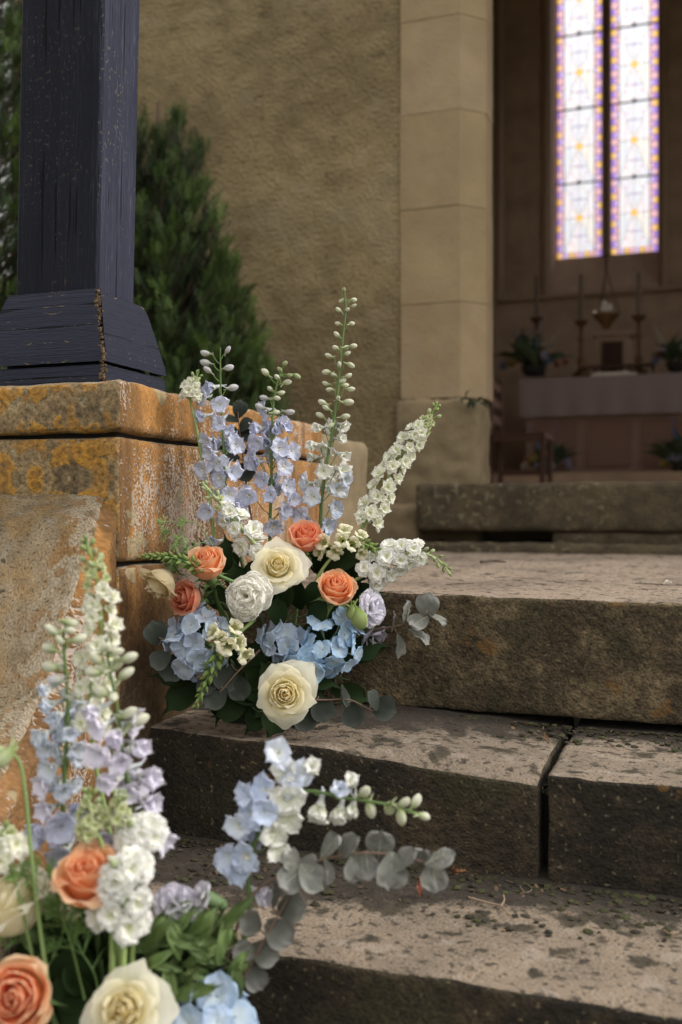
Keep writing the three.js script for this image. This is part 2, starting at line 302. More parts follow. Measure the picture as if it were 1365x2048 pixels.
// navy paint on weathered timber; grain runs along v
const paint = (o) => new THREE.MeshPhysicalMaterial({ specularIntensity: 0.3, side: THREE.DoubleSide, ...o });
const timber = (seed, tint) => paint({ ...maps(500, 1600, 0.25, 0.8, (x, y) => {
  const gr = fbm(x * 190, y * 4.5, seed, 3), gr2 = fbm(x * 80, y * 1.6, seed + 2), fine = vn(x * 700, y * 40, seed + 3), g = vn(x * 300, y * 300, seed + 4);
  const crack = sst(0.70, 0.78, fbm(x * 120, y * 3.0, seed + 5, 3));
  let c = mul3(tint, 0.70 + 0.3 * gr + 0.2 * fine + 0.15 * gr2);
  c = mix3(c, [0.11, 0.11, 0.135], 0.24 * sst(0.55, 0.8, gr * 0.6 + fine * 0.4)); c = mul3(c, 0.75 + 0.5 * fbm(x * 14, y * 3, seed + 8)); c = mix3(c, [0.16, 0.13, 0.085], 0.55 * sst(0.66, 0.74, fbm(x * 160, y * 130, seed + 9, 3)) * sst(0.5, 0.62, fbm(x * 9, y * 5, seed + 10))); c = mix3(c, [0.006, 0.006, 0.008], 0.85 * crack);
  const chip = sst(0.80, 0.83, fbm(x * 210, y * 90, seed + 6, 2) * 0.75 + g * 0.25) ; c = mix3(c, [0.20, 0.145, 0.08], 0.75 * chip);
  return [...c, 0.5 + 0.4 * (gr - 0.5) + 0.3 * (fine - 0.5) - 0.5 * crack - 0.2 * chip];
}), bumpScale: 0.003, roughness: 0.75 });
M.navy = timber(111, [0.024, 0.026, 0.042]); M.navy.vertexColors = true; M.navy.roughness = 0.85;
M.navyBoard = paint({ ...maps(1200, 500, 0.48, 0.2, (x, y) => {
  const gr = fbm(x * 5, y * 190, 121, 3), fine = vn(x * 40, y * 700, 122), g = vn(x * 320, y * 320, 123);
  const crack = sst(0.70, 0.76, fbm(x * 4.0, y * 62, 124, 3)) * sst(0.3, 0.6, fbm(x * 9, y * 9, 125));
  let c = mul3([0.024, 0.0265, 0.043], 0.72 + 0.3 * gr + 0.2 * fine); c = mix3(c, [0.006, 0.006, 0.008], 0.9 * crack);
  c = mix3(c, [0.30, 0.30, 0.32], 0.6 * sst(0.88, 0.92, vn(x * 160, y * 160, 126) * 0.8 + g * 0.2)); c = mix3(c, [0.20, 0.13, 0.06], 0.6 * sst(0.77, 0.79, fbm(x * 40, y * 150, 127, 3)));
  return [...c, 0.5 + 0.3 * (gr - 0.5) + 0.2 * (fine - 0.5) - 0.5 * crack];
}), bumpScale: 0.003, roughness: 0.68 });
M.rawWood = std({ color: lin(0.20, 0.13, 0.07), roughness: 0.95 });
M.dark = std({ color: lin(0.02, 0.016, 0.012), roughness: 0.95 });
for (const [k, r, g, b] of [['tread1', 0.76, 0.735, 0.70], ['tread2', 0.72, 0.70, 0.665], ['landing', 0.76, 0.735, 0.70], ['riser0', 0.80, 0.785, 0.735], ['riser1', 0.82, 0.81, 0.75], ['flank', 0.80, 0.80, 0.80], ['front', 0.88, 0.84, 0.74], ['slope', 0.66, 0.635, 0.57], ['plaster', 0.82, 0.775, 0.68], ['jambFoot', 0.80, 0.77, 0.68], ['threshold', 0.70, 0.66, 0.58]]) M[k].color.copy(lin(r, g, b));
for (const m of M.ashlar) m.color.copy(lin(0.74, 0.705, 0.63));
M.inner.color.copy(lin(1, 1.0, 1.0));

// ------------------------------------------------------------------ ground and stairs
{
  const g = new THREE.PlaneGeometry(300, 300, 40, 40); g.rotateX(-Math.PI / 2); const q = g.attributes.uv; for (let i = 0; i < q.count; i++) q.setXY(i, q.getX(i) * 300, q.getY(i) * 300);
  const m = maps(512, 512, 2, 2, (x, y) => { const a = fbm(x * 6, y * 6, 131), b = vn(x * 90, y * 90, 132); return [...mul3(mix3([0.055, 0.075, 0.025], [0.11, 0.10, 0.06], sst(0.4, 0.65, a)), 0.5 + b), b]; });
  struct('ground', g, std({ ...m, bumpScale: 0.01 })).position.y = HC - 0.86;
}
const steps = thing('stone_staircase', 'old mossy stone steps rising to the chapel door', 'steps', W(0, -0.86, 1.2));
const inSteps = (n, g, m, l) => { g.translate(0, -(HC - 0.86), 1.2); return part(n, g, m, steps, l); };
const sm = (top, front) => [front, front, top, front, front, front];
// second riser from below the landing: two stones with an open joint between them
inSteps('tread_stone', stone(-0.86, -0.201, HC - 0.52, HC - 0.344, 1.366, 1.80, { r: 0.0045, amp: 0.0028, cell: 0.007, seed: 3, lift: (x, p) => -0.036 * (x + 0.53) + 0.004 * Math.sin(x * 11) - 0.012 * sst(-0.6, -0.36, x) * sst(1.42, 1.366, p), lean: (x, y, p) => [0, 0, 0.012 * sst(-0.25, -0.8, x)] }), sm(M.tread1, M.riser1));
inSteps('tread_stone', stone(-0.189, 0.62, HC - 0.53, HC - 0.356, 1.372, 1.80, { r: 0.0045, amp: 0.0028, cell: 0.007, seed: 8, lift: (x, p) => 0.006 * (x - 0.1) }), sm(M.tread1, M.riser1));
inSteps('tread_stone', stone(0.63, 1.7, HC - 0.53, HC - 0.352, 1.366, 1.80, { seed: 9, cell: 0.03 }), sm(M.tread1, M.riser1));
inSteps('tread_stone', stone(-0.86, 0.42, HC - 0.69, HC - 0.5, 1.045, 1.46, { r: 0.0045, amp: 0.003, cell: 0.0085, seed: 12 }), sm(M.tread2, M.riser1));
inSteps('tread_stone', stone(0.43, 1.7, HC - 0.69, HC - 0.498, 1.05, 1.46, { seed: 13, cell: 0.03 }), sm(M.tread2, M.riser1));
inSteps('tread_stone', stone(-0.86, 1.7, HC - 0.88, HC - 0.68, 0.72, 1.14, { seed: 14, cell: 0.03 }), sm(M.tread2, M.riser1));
// landing
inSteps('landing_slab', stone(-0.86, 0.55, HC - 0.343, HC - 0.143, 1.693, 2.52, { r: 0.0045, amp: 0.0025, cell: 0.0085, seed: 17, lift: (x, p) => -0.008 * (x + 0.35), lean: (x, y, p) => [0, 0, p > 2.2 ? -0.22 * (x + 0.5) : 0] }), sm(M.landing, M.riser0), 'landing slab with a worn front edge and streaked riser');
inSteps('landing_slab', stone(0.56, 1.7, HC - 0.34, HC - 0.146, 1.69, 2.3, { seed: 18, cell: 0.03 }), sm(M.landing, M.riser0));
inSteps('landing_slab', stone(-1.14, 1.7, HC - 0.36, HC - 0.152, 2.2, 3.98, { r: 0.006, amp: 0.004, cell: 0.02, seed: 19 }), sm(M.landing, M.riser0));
inSteps('joint_fill', (() => { const g = stone(-0.206, -0.184, HC - 0.52, HC - 0.40, 1.43, 1.75, { r: 0.004, amp: 0.006, cell: 0.006, seed: 5 }); return g; })(), M.dark);

// ------------------------------------------------------------------ parapet: lichen-covered stones beside the stairs
const parapet = thing('stone_parapet', 'ochre lichened stone parapet with sloping cheek, left of the steps', 'parapet', W(-1.2, -0.86, 1.4));
const inPar = (n, g, m, l) => { g.translate(1.2, -(HC - 0.86), 1.4); return part(n, g, m, parapet, l); };
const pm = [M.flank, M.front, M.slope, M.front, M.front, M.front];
inPar('coping_stone', stone(-1.75, -0.800, HC + 0.119, HC + 0.1965, 1.285, 2.14, { r: 0.009, amp: 0.003, cell: 0.009, seed: 23 }), pm, 'top coping stone with yellow lichen rosettes');
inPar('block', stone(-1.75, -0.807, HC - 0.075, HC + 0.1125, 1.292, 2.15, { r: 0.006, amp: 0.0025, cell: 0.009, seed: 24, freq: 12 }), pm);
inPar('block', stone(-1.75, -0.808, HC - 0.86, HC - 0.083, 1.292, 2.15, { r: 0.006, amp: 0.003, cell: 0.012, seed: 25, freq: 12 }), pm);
inPar('mortar', (() => { const m = new MB(); m.box(-1.72, -0.822, HC + 0.10, HC + 0.13, -2.1, -1.31); m.box(-1.72, -0.824, HC - 0.1, HC - 0.06, -2.1, -1.31); return m.build(); })(), M.dark);
const endM = [M.jambFoot, M.jambFoot, M.jambFoot, M.jambFoot, M.jambFoot, M.jambFoot];
inPar('end_block', stone(-1.5, -0.806, HC - 0.4, HC + 0.182, 2.155, 2.50, { r: 0.02, amp: 0.006, cell: 0.014, seed: 26 }), endM, 'plain grey end stone of the parapet');
{ // the cheek stone: a slope that falls steeply towards the viewer
  const prof = [[1.291, 0.026], [1.272, -0.012], [1.205, -0.128], [1.133, -0.252], [1.075, -0.315], [1.0, -0.382], [0.86, -0.475], [0.72, -0.58]];
  const cv = new THREE.CatmullRomCurve3(prof.map((q) => V(q[0], q[1], 0)), false, 'centripetal');
  const top = new MB(), side = new MB(), E = -0.812, nx = 90, nv = 110;
  const wear = (v) => 0.012 * (fbm(v * 14, 3, 27) - 0.5) + 0.006 * (fbm(v * 50, 9, 28) - 0.5);
  const at = (v) => cv.getPoint(v);
  const edgeX = (v) => E - 0.022 + wear(v);
  const topAt = (u, v) => { const q = at(v), X = mix(-1.7, edgeX(v), u), roll = u > 0.985 ? ((u - 0.985) / 0.015) ** 2 * 0.006 : 0, n = 0.012 * (fbm(X * 14, q.x * 14, 29) - 0.5) + 0.006 * (fbm(X * 45, q.x * 45, 30) - 0.5); return [X, HC + q.y + n - roll, -q.x]; };
  const wu = (u) => 1 - (1 - u) ** 1.8;
  top.sheet(nx, nv, (u, v) => topAt(wu(u), v));
  for (let i = 0, L = 0; i < top.p.length / 3; i++) { const v = (i / (nx + 1) | 0) / nv; top.uv[2 * i] = top.p[3 * i]; top.uv[2 * i + 1] = v * 0.85; }
  side.sheet(8, nv, (u, v) => { const a = topAt(1, v); const w = sst(0, 1, u); return [mix(a[0], E + 0.004 * (fbm(v * 20, u * 8, 31) - 0.5), Math.min(1, w * 2.2)), a[1] - u * 0.05, a[2]]; });
  side.sheet(14, nv, (u, v) => { const a = topAt(1, v), y0 = a[1] - 0.05; return [E + 0.004 * (fbm(v * 20, 8 + u * 30, 31) - 0.5) * (1 - u), mix(y0, HC - 0.86, u), a[2]]; });
  side.sheet(4, 4, (u, v) => { const a = topAt(1, 1); return [mix(-1.7, E, u), mix(HC - 0.86, a[1] - 0.02, v), a[2]]; });
  for (let i = 0; i < side.p.length / 3; i++) { side.uv[2 * i] = -side.p[3 * i + 2]; side.uv[2 * i + 1] = side.p[3 * i + 1]; }
  const g = mergeGeometries([top.build(), side.build()], true); smoothNormals(g, 0.5);
  inPar('cheek_stone', g, [M.slope, M.flank], 'sloping cheek stone, worn tan top and ochre side');
}

// ------------------------------------------------------------------ the navy post and its boarded foot
{
  const base = W(-0.965, 0.1965, 1.42), post = thing('wooden_post', 'navy painted square timber post with boarded foot on the parapet', 'post', base);
  const add = (n, g, m, l) => { g.translate(-base.x, -base.y, -base.z); return part(n, g, m, post, l); };
  { // shaft, leaning a little; four faces with their grain upright
    const lean = (y) => 0.024 * (y - 0.36), x0 = -1.046, x1 = -0.889, p0 = 1.360, p1 = 1.471, mb = new MB(), b = 0.005, n = 60;
    const ol = [[x0 + b, p0], [x1 - b, p0], [x1, p0 + b], [x1, p1 - b], [x1 - b, p1], [x0 + b, p1], [x0, p1 - b], [x0, p0 + b]];
    let run = 0;
    for (let k = 0; k < 8; k++) {
      const A = ol[k], B = ol[(k + 1) % 8], L = Math.hypot(A[0] - B[0], A[1] - B[1]), o = mb.p.length / 3;
      mb.sheet(L > 0.02 ? 14 : 1, n, (u, v) => { const y = mix(0.20, 2.6, v), X = mix(A[0], B[0], u), p = mix(A[1], B[1], u), c = 0.0016 * (fbm(X * 160 + p * 160, y * 5, 33) - 0.5); return [X + lean(y) + c, HC + y, -p + c]; });
      for (let i = o; i < mb.p.length / 3; i++) { const u = mb.uv[2 * i], kf = k === 2 ? 1.35 : k === 0 ? 0.55 : 1; mb.c[3 * i] = mb.c[3 * i + 1] = mb.c[3 * i + 2] = kf; mb.uv[2 * i] = run + u * L + k * 0.31; mb.uv[2 * i + 1] = mb.p[3 * i + 1]; }  // front face tinted darker, right face lighter: light painted into the vertex colours
      run += L;
    }
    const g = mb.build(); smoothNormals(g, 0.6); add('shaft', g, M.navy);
  }
  // foot boards: skirt below, sloping board above, mitred at the corner with a raw open joint
  const X1 = -0.853, P0 = 1.322, X0 = -1.085, P1 = 1.513;
  const board = (front, y0, y1, in0, in1, out, name) => {
    const mb = new MB(), nY = 8, nU = 30, gap = 0.0035;
    const pt = (u, y, k, depth) => { // k 0..1 up the board
      const inset = mix(in0, in1, k) - out + depth;
      return front ? [mix(X0 + inset, X1 - inset - gap - 0.003 * fbm(y * 160, 1, 34), u), HC + y, -(P0 + inset)] : [X1 - inset, HC + y, -mix(P0 + inset + gap + 0.003 * fbm(y * 150, 4, 35), P1 - inset, u)];
    };
    const lip = (v) => 0.0025 * ((2 * Math.abs(v - 0.5)) ** 8);
    mb.sheet(nU, nY, (u, v) => pt(u, mix(y0, y1, v) + 0.002 * (fbm(u * 7, v, 36) - 0.5), v, lip(v) + 0.0025 * (fbm(u * 12, v * 5, 37) - 0.5)));
    mb.sheet(nU, 1, (u, v) => pt(u, y1, 1, 0.0025 + v * 0.02)); mb.sheet(1, nY, (u, v) => pt(front ? 1 : 0, mix(y0, y1, v), v, lip(v) + u * 0.02)); mb.sheet(1, nY, (u, v) => pt(front ? 0 : 1, mix(y0, y1, v), v, lip(v) + u * 0.02));
    for (let i = 0; i < mb.p.length / 3; i++) { mb.uv[2 * i] = front ? mb.p[3 * i] : -mb.p[3 * i + 2]; mb.uv[2 * i + 1] = mb.p[3 * i + 1]; }
    add(name, mb.build(), M.navyBoard);
  };
  board(true, 0.197, 0.228, 0, 0.003, 0, 'skirt_board'); board(false, 0.197, 0.228, 0, 0.003, 0, 'skirt_board');
  board(true, 0.232, 0.352, -0.002, 0.030, 0, 'foot_board'); board(false, 0.232, 0.347, -0.002, 0.026, 0, 'foot_board');
  { const mb = new MB(), col = () => { const k = 0.5 + rnd(); return [k, k, k]; }; // splintered bare wood in the open corner
    for (let i = 0; i < 150; i++) { const y = rr(0.203, 0.350), k = clamp((y - 0.232) / 0.12), X = X1 - k * 0.030 - 0.003, p = P0 + k * 0.030 + 0.003; const c = V(X + rr(-0.004, 0.002), HC + y, -(p + rr(-0.002, 0.004))); const s = rr(0.001, 0.0026); mb.box(c.x - s, c.x + s, c.y - s * 0.7, c.y + s, c.z - s, c.z + s, col()); }
    add('bare_corner', mb.build(), std({ color: lin(0.12, 0.08, 0.045), vertexColors: true, roughness: 1 }), 'splintered bare wood in the open corner joint'); }
  { const mb = new MB(); mb.box(X0 + 0.03, X1 - 0.03, HC + 0.2, HC + 0.325, -P1 + 0.02, -P0 - 0.03, [1, 1, 1]); add('core', mb.build(), M.dark); }
}

// ------------------------------------------------------------------ the chapel
const chapel = thing('chapel', 'old chapel with rough plastered wall, pale stone door jamb and open doorway', 'chapel', W(-0.3, -0.86, 7));
const inCh = (n, g, m, l, par) => { g.translate(0.3, -(HC - 0.86), 7); return part(n, g, m, par || chapel, l); };
{
  const mb = new MB(), x0 = -3.06, x1 = -1.135, y0 = -0.86, y1 = 4.6;
  mb.sheet(120, 300, (u, v) => { const X = mix(x0, x1, u), Y = mix(y0, y1, v); return [X, HC + Y, -(3.965 - 0.016 * (fbm(X * 9, Y * 10, 141) - 0.5) - 0.02 * (fbm(X * 2.5, Y * 2.5, 142) - 0.5) - 0.008 * (fbm(X * 26, Y * 30, 143) - 0.5))]; });
  for (let i = 0; i < mb.p.length / 3; i++) { mb.uv[2 * i] = mb.p[3 * i]; mb.uv[2 * i + 1] = mb.p[3 * i + 1]; }
  const o = new MB(); // the return of the wall and what lies over and beside the door
  o.box(x0 + 0.01, -1.1, HC + y0, HC + y1, -4.28, -3.985); o.box(-1.1, 2.45, HC + 2.72, HC + y1, -4.28, -3.97); o.box(0.98, 2.45, HC + y0, HC + 2.72, -4.28, -3.97);
  inCh('plaster_wall', mergeGeometries([mb.build(), boxUVi(o.build())], false), M.plaster);
}
function boxUVi(g) { // planar uv in metres without splitting the geometry (box corners are not shared)
  const p = g.attributes.position, n = g.attributes.normal, uv = g.attributes.uv;
  for (let i = 0; i < p.count; i++) { const x = Math.abs(n.getX(i)), y = Math.abs(n.getY(i)), z = Math.abs(n.getZ(i)); uv.setXY(i, x > y && x > z ? p.getZ(i) : p.getX(i), y > x && y > z ? p.getZ(i) : p.getY(i)); }
  return g;
}
{ // jamb stones: flat face, chamfered arris, short reveal
  const outline = (b) => [[-1.14, 3.95], [-0.893, 3.95], [-0.803, 4.04], [-0.803, 4.17], [-1.14, 4.17]];
  const joints = [0.462, 0.848, 1.236, 1.624, 2.006, 2.39, 2.72];
  for (const side of [0, 1]) {
    const jamb = new THREE.Group(); jamb.name = 'door_jamb'; chapel.add(jamb); if (!side) jamb.userData.label = 'pale chamfered limestone jamb at the left of the doorway';
    for (let k = 0; k < joints.length - 1; k++) {
      const dx = rr(-0.002, 0.002), g = prism(outline(), HC + joints[k] + 0.0012, HC + joints[k + 1] - 0.0012, (a, b, t) => { const X = a + dx + (a > -0.9 ? 0.0025 * (fbm(t * 9, b * 9, 144) - 0.5) : 0); return [side ? 0.18 - X : X, t, -(b + dx + 0.003 * (fbm(a * 9, t * 9, 145) - 0.5))]; }, 12, 6);
      inCh('jamb_stone', g, M.ashlar[(k + 2) % 3], undefined, jamb);
    }
    const mt = new MB(); side ? mt.box(0.995, 1.3, HC + 0.46, HC + 2.72, -4.16, -3.962) : mt.box(-1.13, -0.9, HC + 0.46, HC + 2.72, -4.16, -3.958);
    inCh('mortar', boxUVi(mt.build()), M.jambFoot, undefined, jamb);
  }
  inCh('jamb_foot', stone(-1.16, -0.808, HC - 0.4, HC + 0.458, 3.925, 4.17, { r: 0.02, amp: 0.012, cell: 0.02, seed: 41 }), [M.jambFoot, M.jambFoot, M.jambFoot, M.jambFoot, M.jambFoot, M.jambFoot], 'rough weathered foot of the door jamb');
  inCh('jamb_foot', stone(0.99, 1.34, HC - 0.4, HC + 0.458, 3.925, 4.17, { r: 0.02, amp: 0.01, cell: 0.04, seed: 42 }), M.jambFoot);
}
// threshold: a thick stone over a lower course, with a dark hollow between them
inCh('threshold', stone(-1.02, 1.5, HC - 0.072, HC + 0.109, 3.74, 4.4, { r: 0.01, amp: 0.006, cell: 0.018, seed: 43 }), M.threshold, 'thick speckled threshold stone');
inCh('threshold_course', stone(-1.35, 1.5, HC - 0.2, HC - 0.116, 3.70, 4.1, { r: 0.014, amp: 0.008, cell: 0.02, seed: 44 }), M.threshold);
inCh('threshold_course', stone(-0.50, 1.5, HC - 0.13, HC - 0.074, 3.752, 4.1, { r: 0.008, amp: 0.007, cell: 0.02, seed: 45 }), M.threshold);
inCh('threshold_course', stone(-1.9, -1.025, HC - 0.16, HC + 0.03, 3.80, 4.0, { r: 0.02, amp: 0.01, cell: 0.02, seed: 46 }), M.jambFoot);
// inside: floor, steps to the altar, walls, vault
{
  const box = (n, m, ...b) => { const mb = new MB(); mb.box(b[0], b[1], HC + b[2], HC + b[3], -b[5], -b[4]); return inCh(n, boxUVi(mb.build()), m); };
  box('floor', M.inner, -2.3, 2.3, -0.3, 0.104, 4.38, 11.5); box('altar_step', M.inner, -2.04, 2.0, 0.104, 0.22, 8.2, 10.89); box('altar_step', M.inner, -2.03, 1.99, 0.22, 0.335, 8.7, 10.89);
  box('inner_wall', M.inner, -2.3, -2.05, 0.0, 7.5, 4.29, 10.9); for (const [a, b, c, d] of [[0, 1.6, 4.29, 10.9], [5.6, 7.5, 4.29, 10.9], [1.6, 5.6, 4.29, 5.2], [1.6, 5.6, 6.4, 7.6], [1.6, 5.6, 8.8, 10.9]]) box('inner_wall', M.inner, 2.02, 2.3, a, b, c, d);  // window openings in the right wall, unseen, added to brighten the interior
  box('inner_wall', M.inner, -2.3, -1.46, 0.0, 7.5, 10.9, 11.5); box('inner_wall', M.inner, -0.362, 2.3, 0.0, 7.5, 10.9, 11.5);
  box('inner_wall', M.inner, -1.46, -0.362, 6.9, 7.5, 10.9, 11.5); box('inner_wall', M.inner, -2.3, -1.0, 0.8, 4.6, 4.285, 4.36); box('ceiling', M.inner, -2.3, 2.3, 7.5, 7.8, 4.2, 11.5); box('front_gable', M.plaster, -3.06, 2.45, 4.6, 8.0, 3.97, 4.28);
  { const mb = new MB(); mb.sheet(1, 1, (u, v) => [mix(-1.46, -0.362, u), HC + mix(2.36, 2.79, v), -mix(10.9, 11.2, v)]); mb.box(-1.46, -0.362, HC + 0.0, HC + 2.36, -11.5, -10.9); mb.box(-1.46, -0.362, HC + 2.36, HC + 2.779, -11.5, -11.21); inCh('window_sill', boxUVi(mb.build()), M.inner); }
  for (const [x, z, r] of [[-1.51, -10.885, 0.035], [-0.30, -10.885, 0.035], [-2.0, -10.85, 0.05]]) { const mb = new MB(); mb.tube([V(x, HC + 2.3, z), V(x, HC + 7.2, z)], r, null, 4, 10); inCh('colonette', mb.build(), M.inner); }
  { const mb = new MB(); mb.tube([V(-2.0, HC + 2.31, -10.88), V(1.9, HC + 2.31, -10.88)], 0.03, null, 2, 8); inCh('string_course', mb.build(), M.inner); }
}
{ // stained glass: two tall lights, five panels in view in each
  const win = new THREE.Group(); win.name = 'stained_glass_window'; win.userData.label = 'tall two-light stained glass window with violet and amber borders'; chapel.add(win);
  const glass = (r, g, b) => new THREE.MeshPhysicalMaterial({ color: lin(r, g, b), transmission: 1, roughness: 0, thickness: 0, ior: 1.3, specularIntensity: 0.3, side: THREE.DoubleSide });
  const G = { white: [glass(0.99, 0.93, 0.98), glass(0.90, 0.92, 0.99), glass(0.99, 0.95, 0.91)], violet: glass(0.44, 0.28, 0.80), amber: glass(0.97, 0.62, 0.18), pink: glass(0.90, 0.55, 0.60), lilac: glass(0.74, 0.58, 0.90), blue: glass(0.88, 0.88, 0.97), amberPale: glass(0.93, 0.80, 0.62) };
  const lead = std({ color: lin(0.02, 0.02, 0.022), roughness: 0.7 }), stoneM = M.inner;
  const Z = -11.22, acc = {}, addTo = (k) => (acc[k] ||= new MB()), leadB = new MB();
  const quad = (mb, a, b, c, d) => mb.sheet(1, 1, (u, v) => [mix(mix(a[0], b[0], u), mix(d[0], c[0], u), v), mix(mix(a[1], b[1], u), mix(d[1], c[1], u), v), Z]);
  const line = (x0, y0, x1, y1, w) => { const l = Math.hypot(x1 - x0, y1 - y0), nx = -(y1 - y0) / l * w / 2, ny = (x1 - x0) / l * w / 2; for (const dz of [0.004, -0.004]) leadB.sheet(1, 1, (u, v) => [mix(x0, x1, u) + nx * (2 * v - 1), mix(y0, y1, u) + ny * (2 * v - 1), Z + dz]); };
  const whites = [];
  for (const [a, b] of [[-1.447, -0.952], [-0.862, -0.374]]) {
    const w = b - a, bw = 0.085, PH = 0.815, y0 = HC + 2.79;
    for (let k = 0; k < 5; k++) {
      const yb = y0 + k * PH + (k ? 0 : 0), yt = y0 + (k + 1) * PH, n = 11, h = (yt - yb) / n, cy = (yb + yt) / 2 + (k ? 0 : 0.03), cx = (a + b) / 2;
      for (let j = 0; j < n; j++) for (const s of [0, 1]) {
        const x0 = s ? b - bw : a, xm = x0 + bw * (s ? 0.42 : 0.58), x1 = x0 + bw, ya = yb + j * h, yc = ya + h;
        const outer = ['amber', 'violet', 'pink', 'violet'][(j + s + k) % 4], inner = ['pink', 'lilac', 'pink'][(j + k) % 3];
        quad(addTo(s ? inner : outer), [x0, ya], [xm, ya], [xm, yc], [x0, yc]); quad(addTo(s ? outer : inner), [xm, ya], [x1, ya], [x1, yc], [xm, yc]); line(x0, yc, x1, yc, 0.004);
      }
      const l = a + bw, r = b - bw, bt = k ? yb : yb + 0.07;
      if (!k) for (let j = 0; j < 6; j++) { const x0 = l + (r - l) * j / 6, x1 = l + (r - l) * (j + 1) / 6; quad(addTo(j % 3 === 1 ? 'amber' : j % 3 ? 'pink' : 'lilac'), [x0, yb], [x1, yb], [x1, bt], [x0, bt]); line(x1, yb, x1, bt, 0.006); }
      const R = 0.045, star = Array.from({ length: 6 }, (_, i) => [cx + R * Math.cos(i * Math.PI / 3), cy + R * Math.sin(i * Math.PI / 3)]);
      { const mb = addTo('rosette'); for (let i = 0; i < 6; i++) quad(mb, [cx, cy], star[i], [(star[i][0] + star[(i + 1) % 6][0]) / 2, (star[i][1] + star[(i + 1) % 6][1]) / 2], star[(i + 1) % 6]); }
      const rim = [[l, bt], [cx, bt], [r, bt], [r, cy], [r, yt], [cx, yt], [l, yt], [l, cy]], near = (q) => { const dx = q[0] - cx, dy = q[1] - cy, L = Math.hypot(dx, dy); return [cx + dx / L * R * 0.93, cy + dy / L * R * 0.93]; };
      for (let i = 0; i < 8; i++) { const A = rim[i], B = rim[(i + 1) % 8], mb = new MB(); quad(mb, A, B, near(B), near(A)); whites.push([mb, i]); line(A[0], A[1], near(A)[0], near(A)[1], 0.003);
        const q = (t) => [mix(A[0], near(A)[0], t), mix(A[1], near(A)[1], t)], q2 = (t) => [mix(B[0], near(B)[0], t), mix(B[1], near(B)[1], t)]; line(...q(0.5), ...q2(0.5), 0.0028); }
      for (const [dx, dy, kk] of [[0.5, 0.3, 'blue'], [0.5, 0.72, 'pink'], [0.16, 0.52, 'lilac'], [0.28, 0.85, 'amberPale'], [0.3, 0.2, 'amberPale']]) for (const sx of [-1, 1]) for (const sy of [-1, 1]) { const X = cx + sx * dx * (r - l) * 0.5, Y = cy + sy * dy * (yt - cy), h = 0.016; if (Y < bt + h || X < l + h || X > r - h) continue; const q = addTo(kk); for (const dz of [0.006]) q.sheet(1, 1, (u, v) => [X + (u + v - 1) * h, Y + (u - v) * h, Z + dz]); }
      for (const x of [l, r]) line(x, yb, x, yt, 0.009);
      const bar = new MB(); bar.box(a, b, yt - 0.006, yt + 0.006, Z + 0.006, Z + 0.03); bar.box(cx - 0.02, cx + 0.02, yt - 0.02, yt + 0.02, Z + 0.031, Z + 0.045); inCh('saddle_bar', bar.build(), lead, undefined, win);
    }
  }
  const pane = (g, m, stuff) => { const o = inCh('pane', g, m, undefined, win); if (stuff) o.userData.kind = 'stuff'; };
  for (const [mb, i] of whites) pane(mb.build(), i % 4 === 1 ? G.blue : G.white[i % 3]);
  for (const [k, mb] of Object.entries(acc)) pane(mb.build(), G[k === 'rosette' ? 'amber' : k], true);
  const lo = inCh('lead_came', leadB.build(), lead, undefined, win); lo.userData.kind = 'stuff';
  const mul = new MB(); mul.box(-0.952, -0.862, HC + 2.785, HC + 6.9, Z - 0.1, Z + 0.12); inCh('mullion', boxUVi(mul.build()), stoneM, undefined, win);
  const fr = new MB(); fr.box(-1.46, -1.447, HC + 2.785, HC + 6.9, Z - 0.1, Z + 0.1); fr.box(-0.374, -0.362, HC + 2.785, HC + 6.9, Z - 0.1, Z + 0.1); inCh('window_frame', boxUVi(fr.build()), stoneM, undefined, win);
}

// ------------------------------------------------------------------ furniture of the chancel, far and out of focus
const Mx = {
  brass: new THREE.MeshStandardMaterial({ color: lin(0.16, 0.10, 0.05), metalness: 0.8, roughness: 0.45 }), wood: std({ color: lin(0.075, 0.03, 0.018), roughness: 0.6 }), cloth: std({ color: lin(0.30, 0.25, 0.25), roughness: 0.95 }),
  linen: std({ color: lin(0.75, 0.72, 0.66) }), wax: std({ color: lin(0.16, 0.13, 0.10), roughness: 0.5 }), altar: std({ color: lin(0.36, 0.26, 0.215), roughness: 0.85 }), panel: std({ color: lin(0.25, 0.155, 0.125), roughness: 0.8 }), red: std({ color: lin(0.05, 0.02, 0.013), roughness: 0.6 }),
};
const rel = (g, o) => g.translate(-o.position.x, -o.position.y, -o.position.z);
const boxes = (list) => { const mb = new MB(); for (const b of list) mb.box(b[0], b[1], HC + b[2], HC + b[3], -b[5], -b[4]); return mb.build(); };
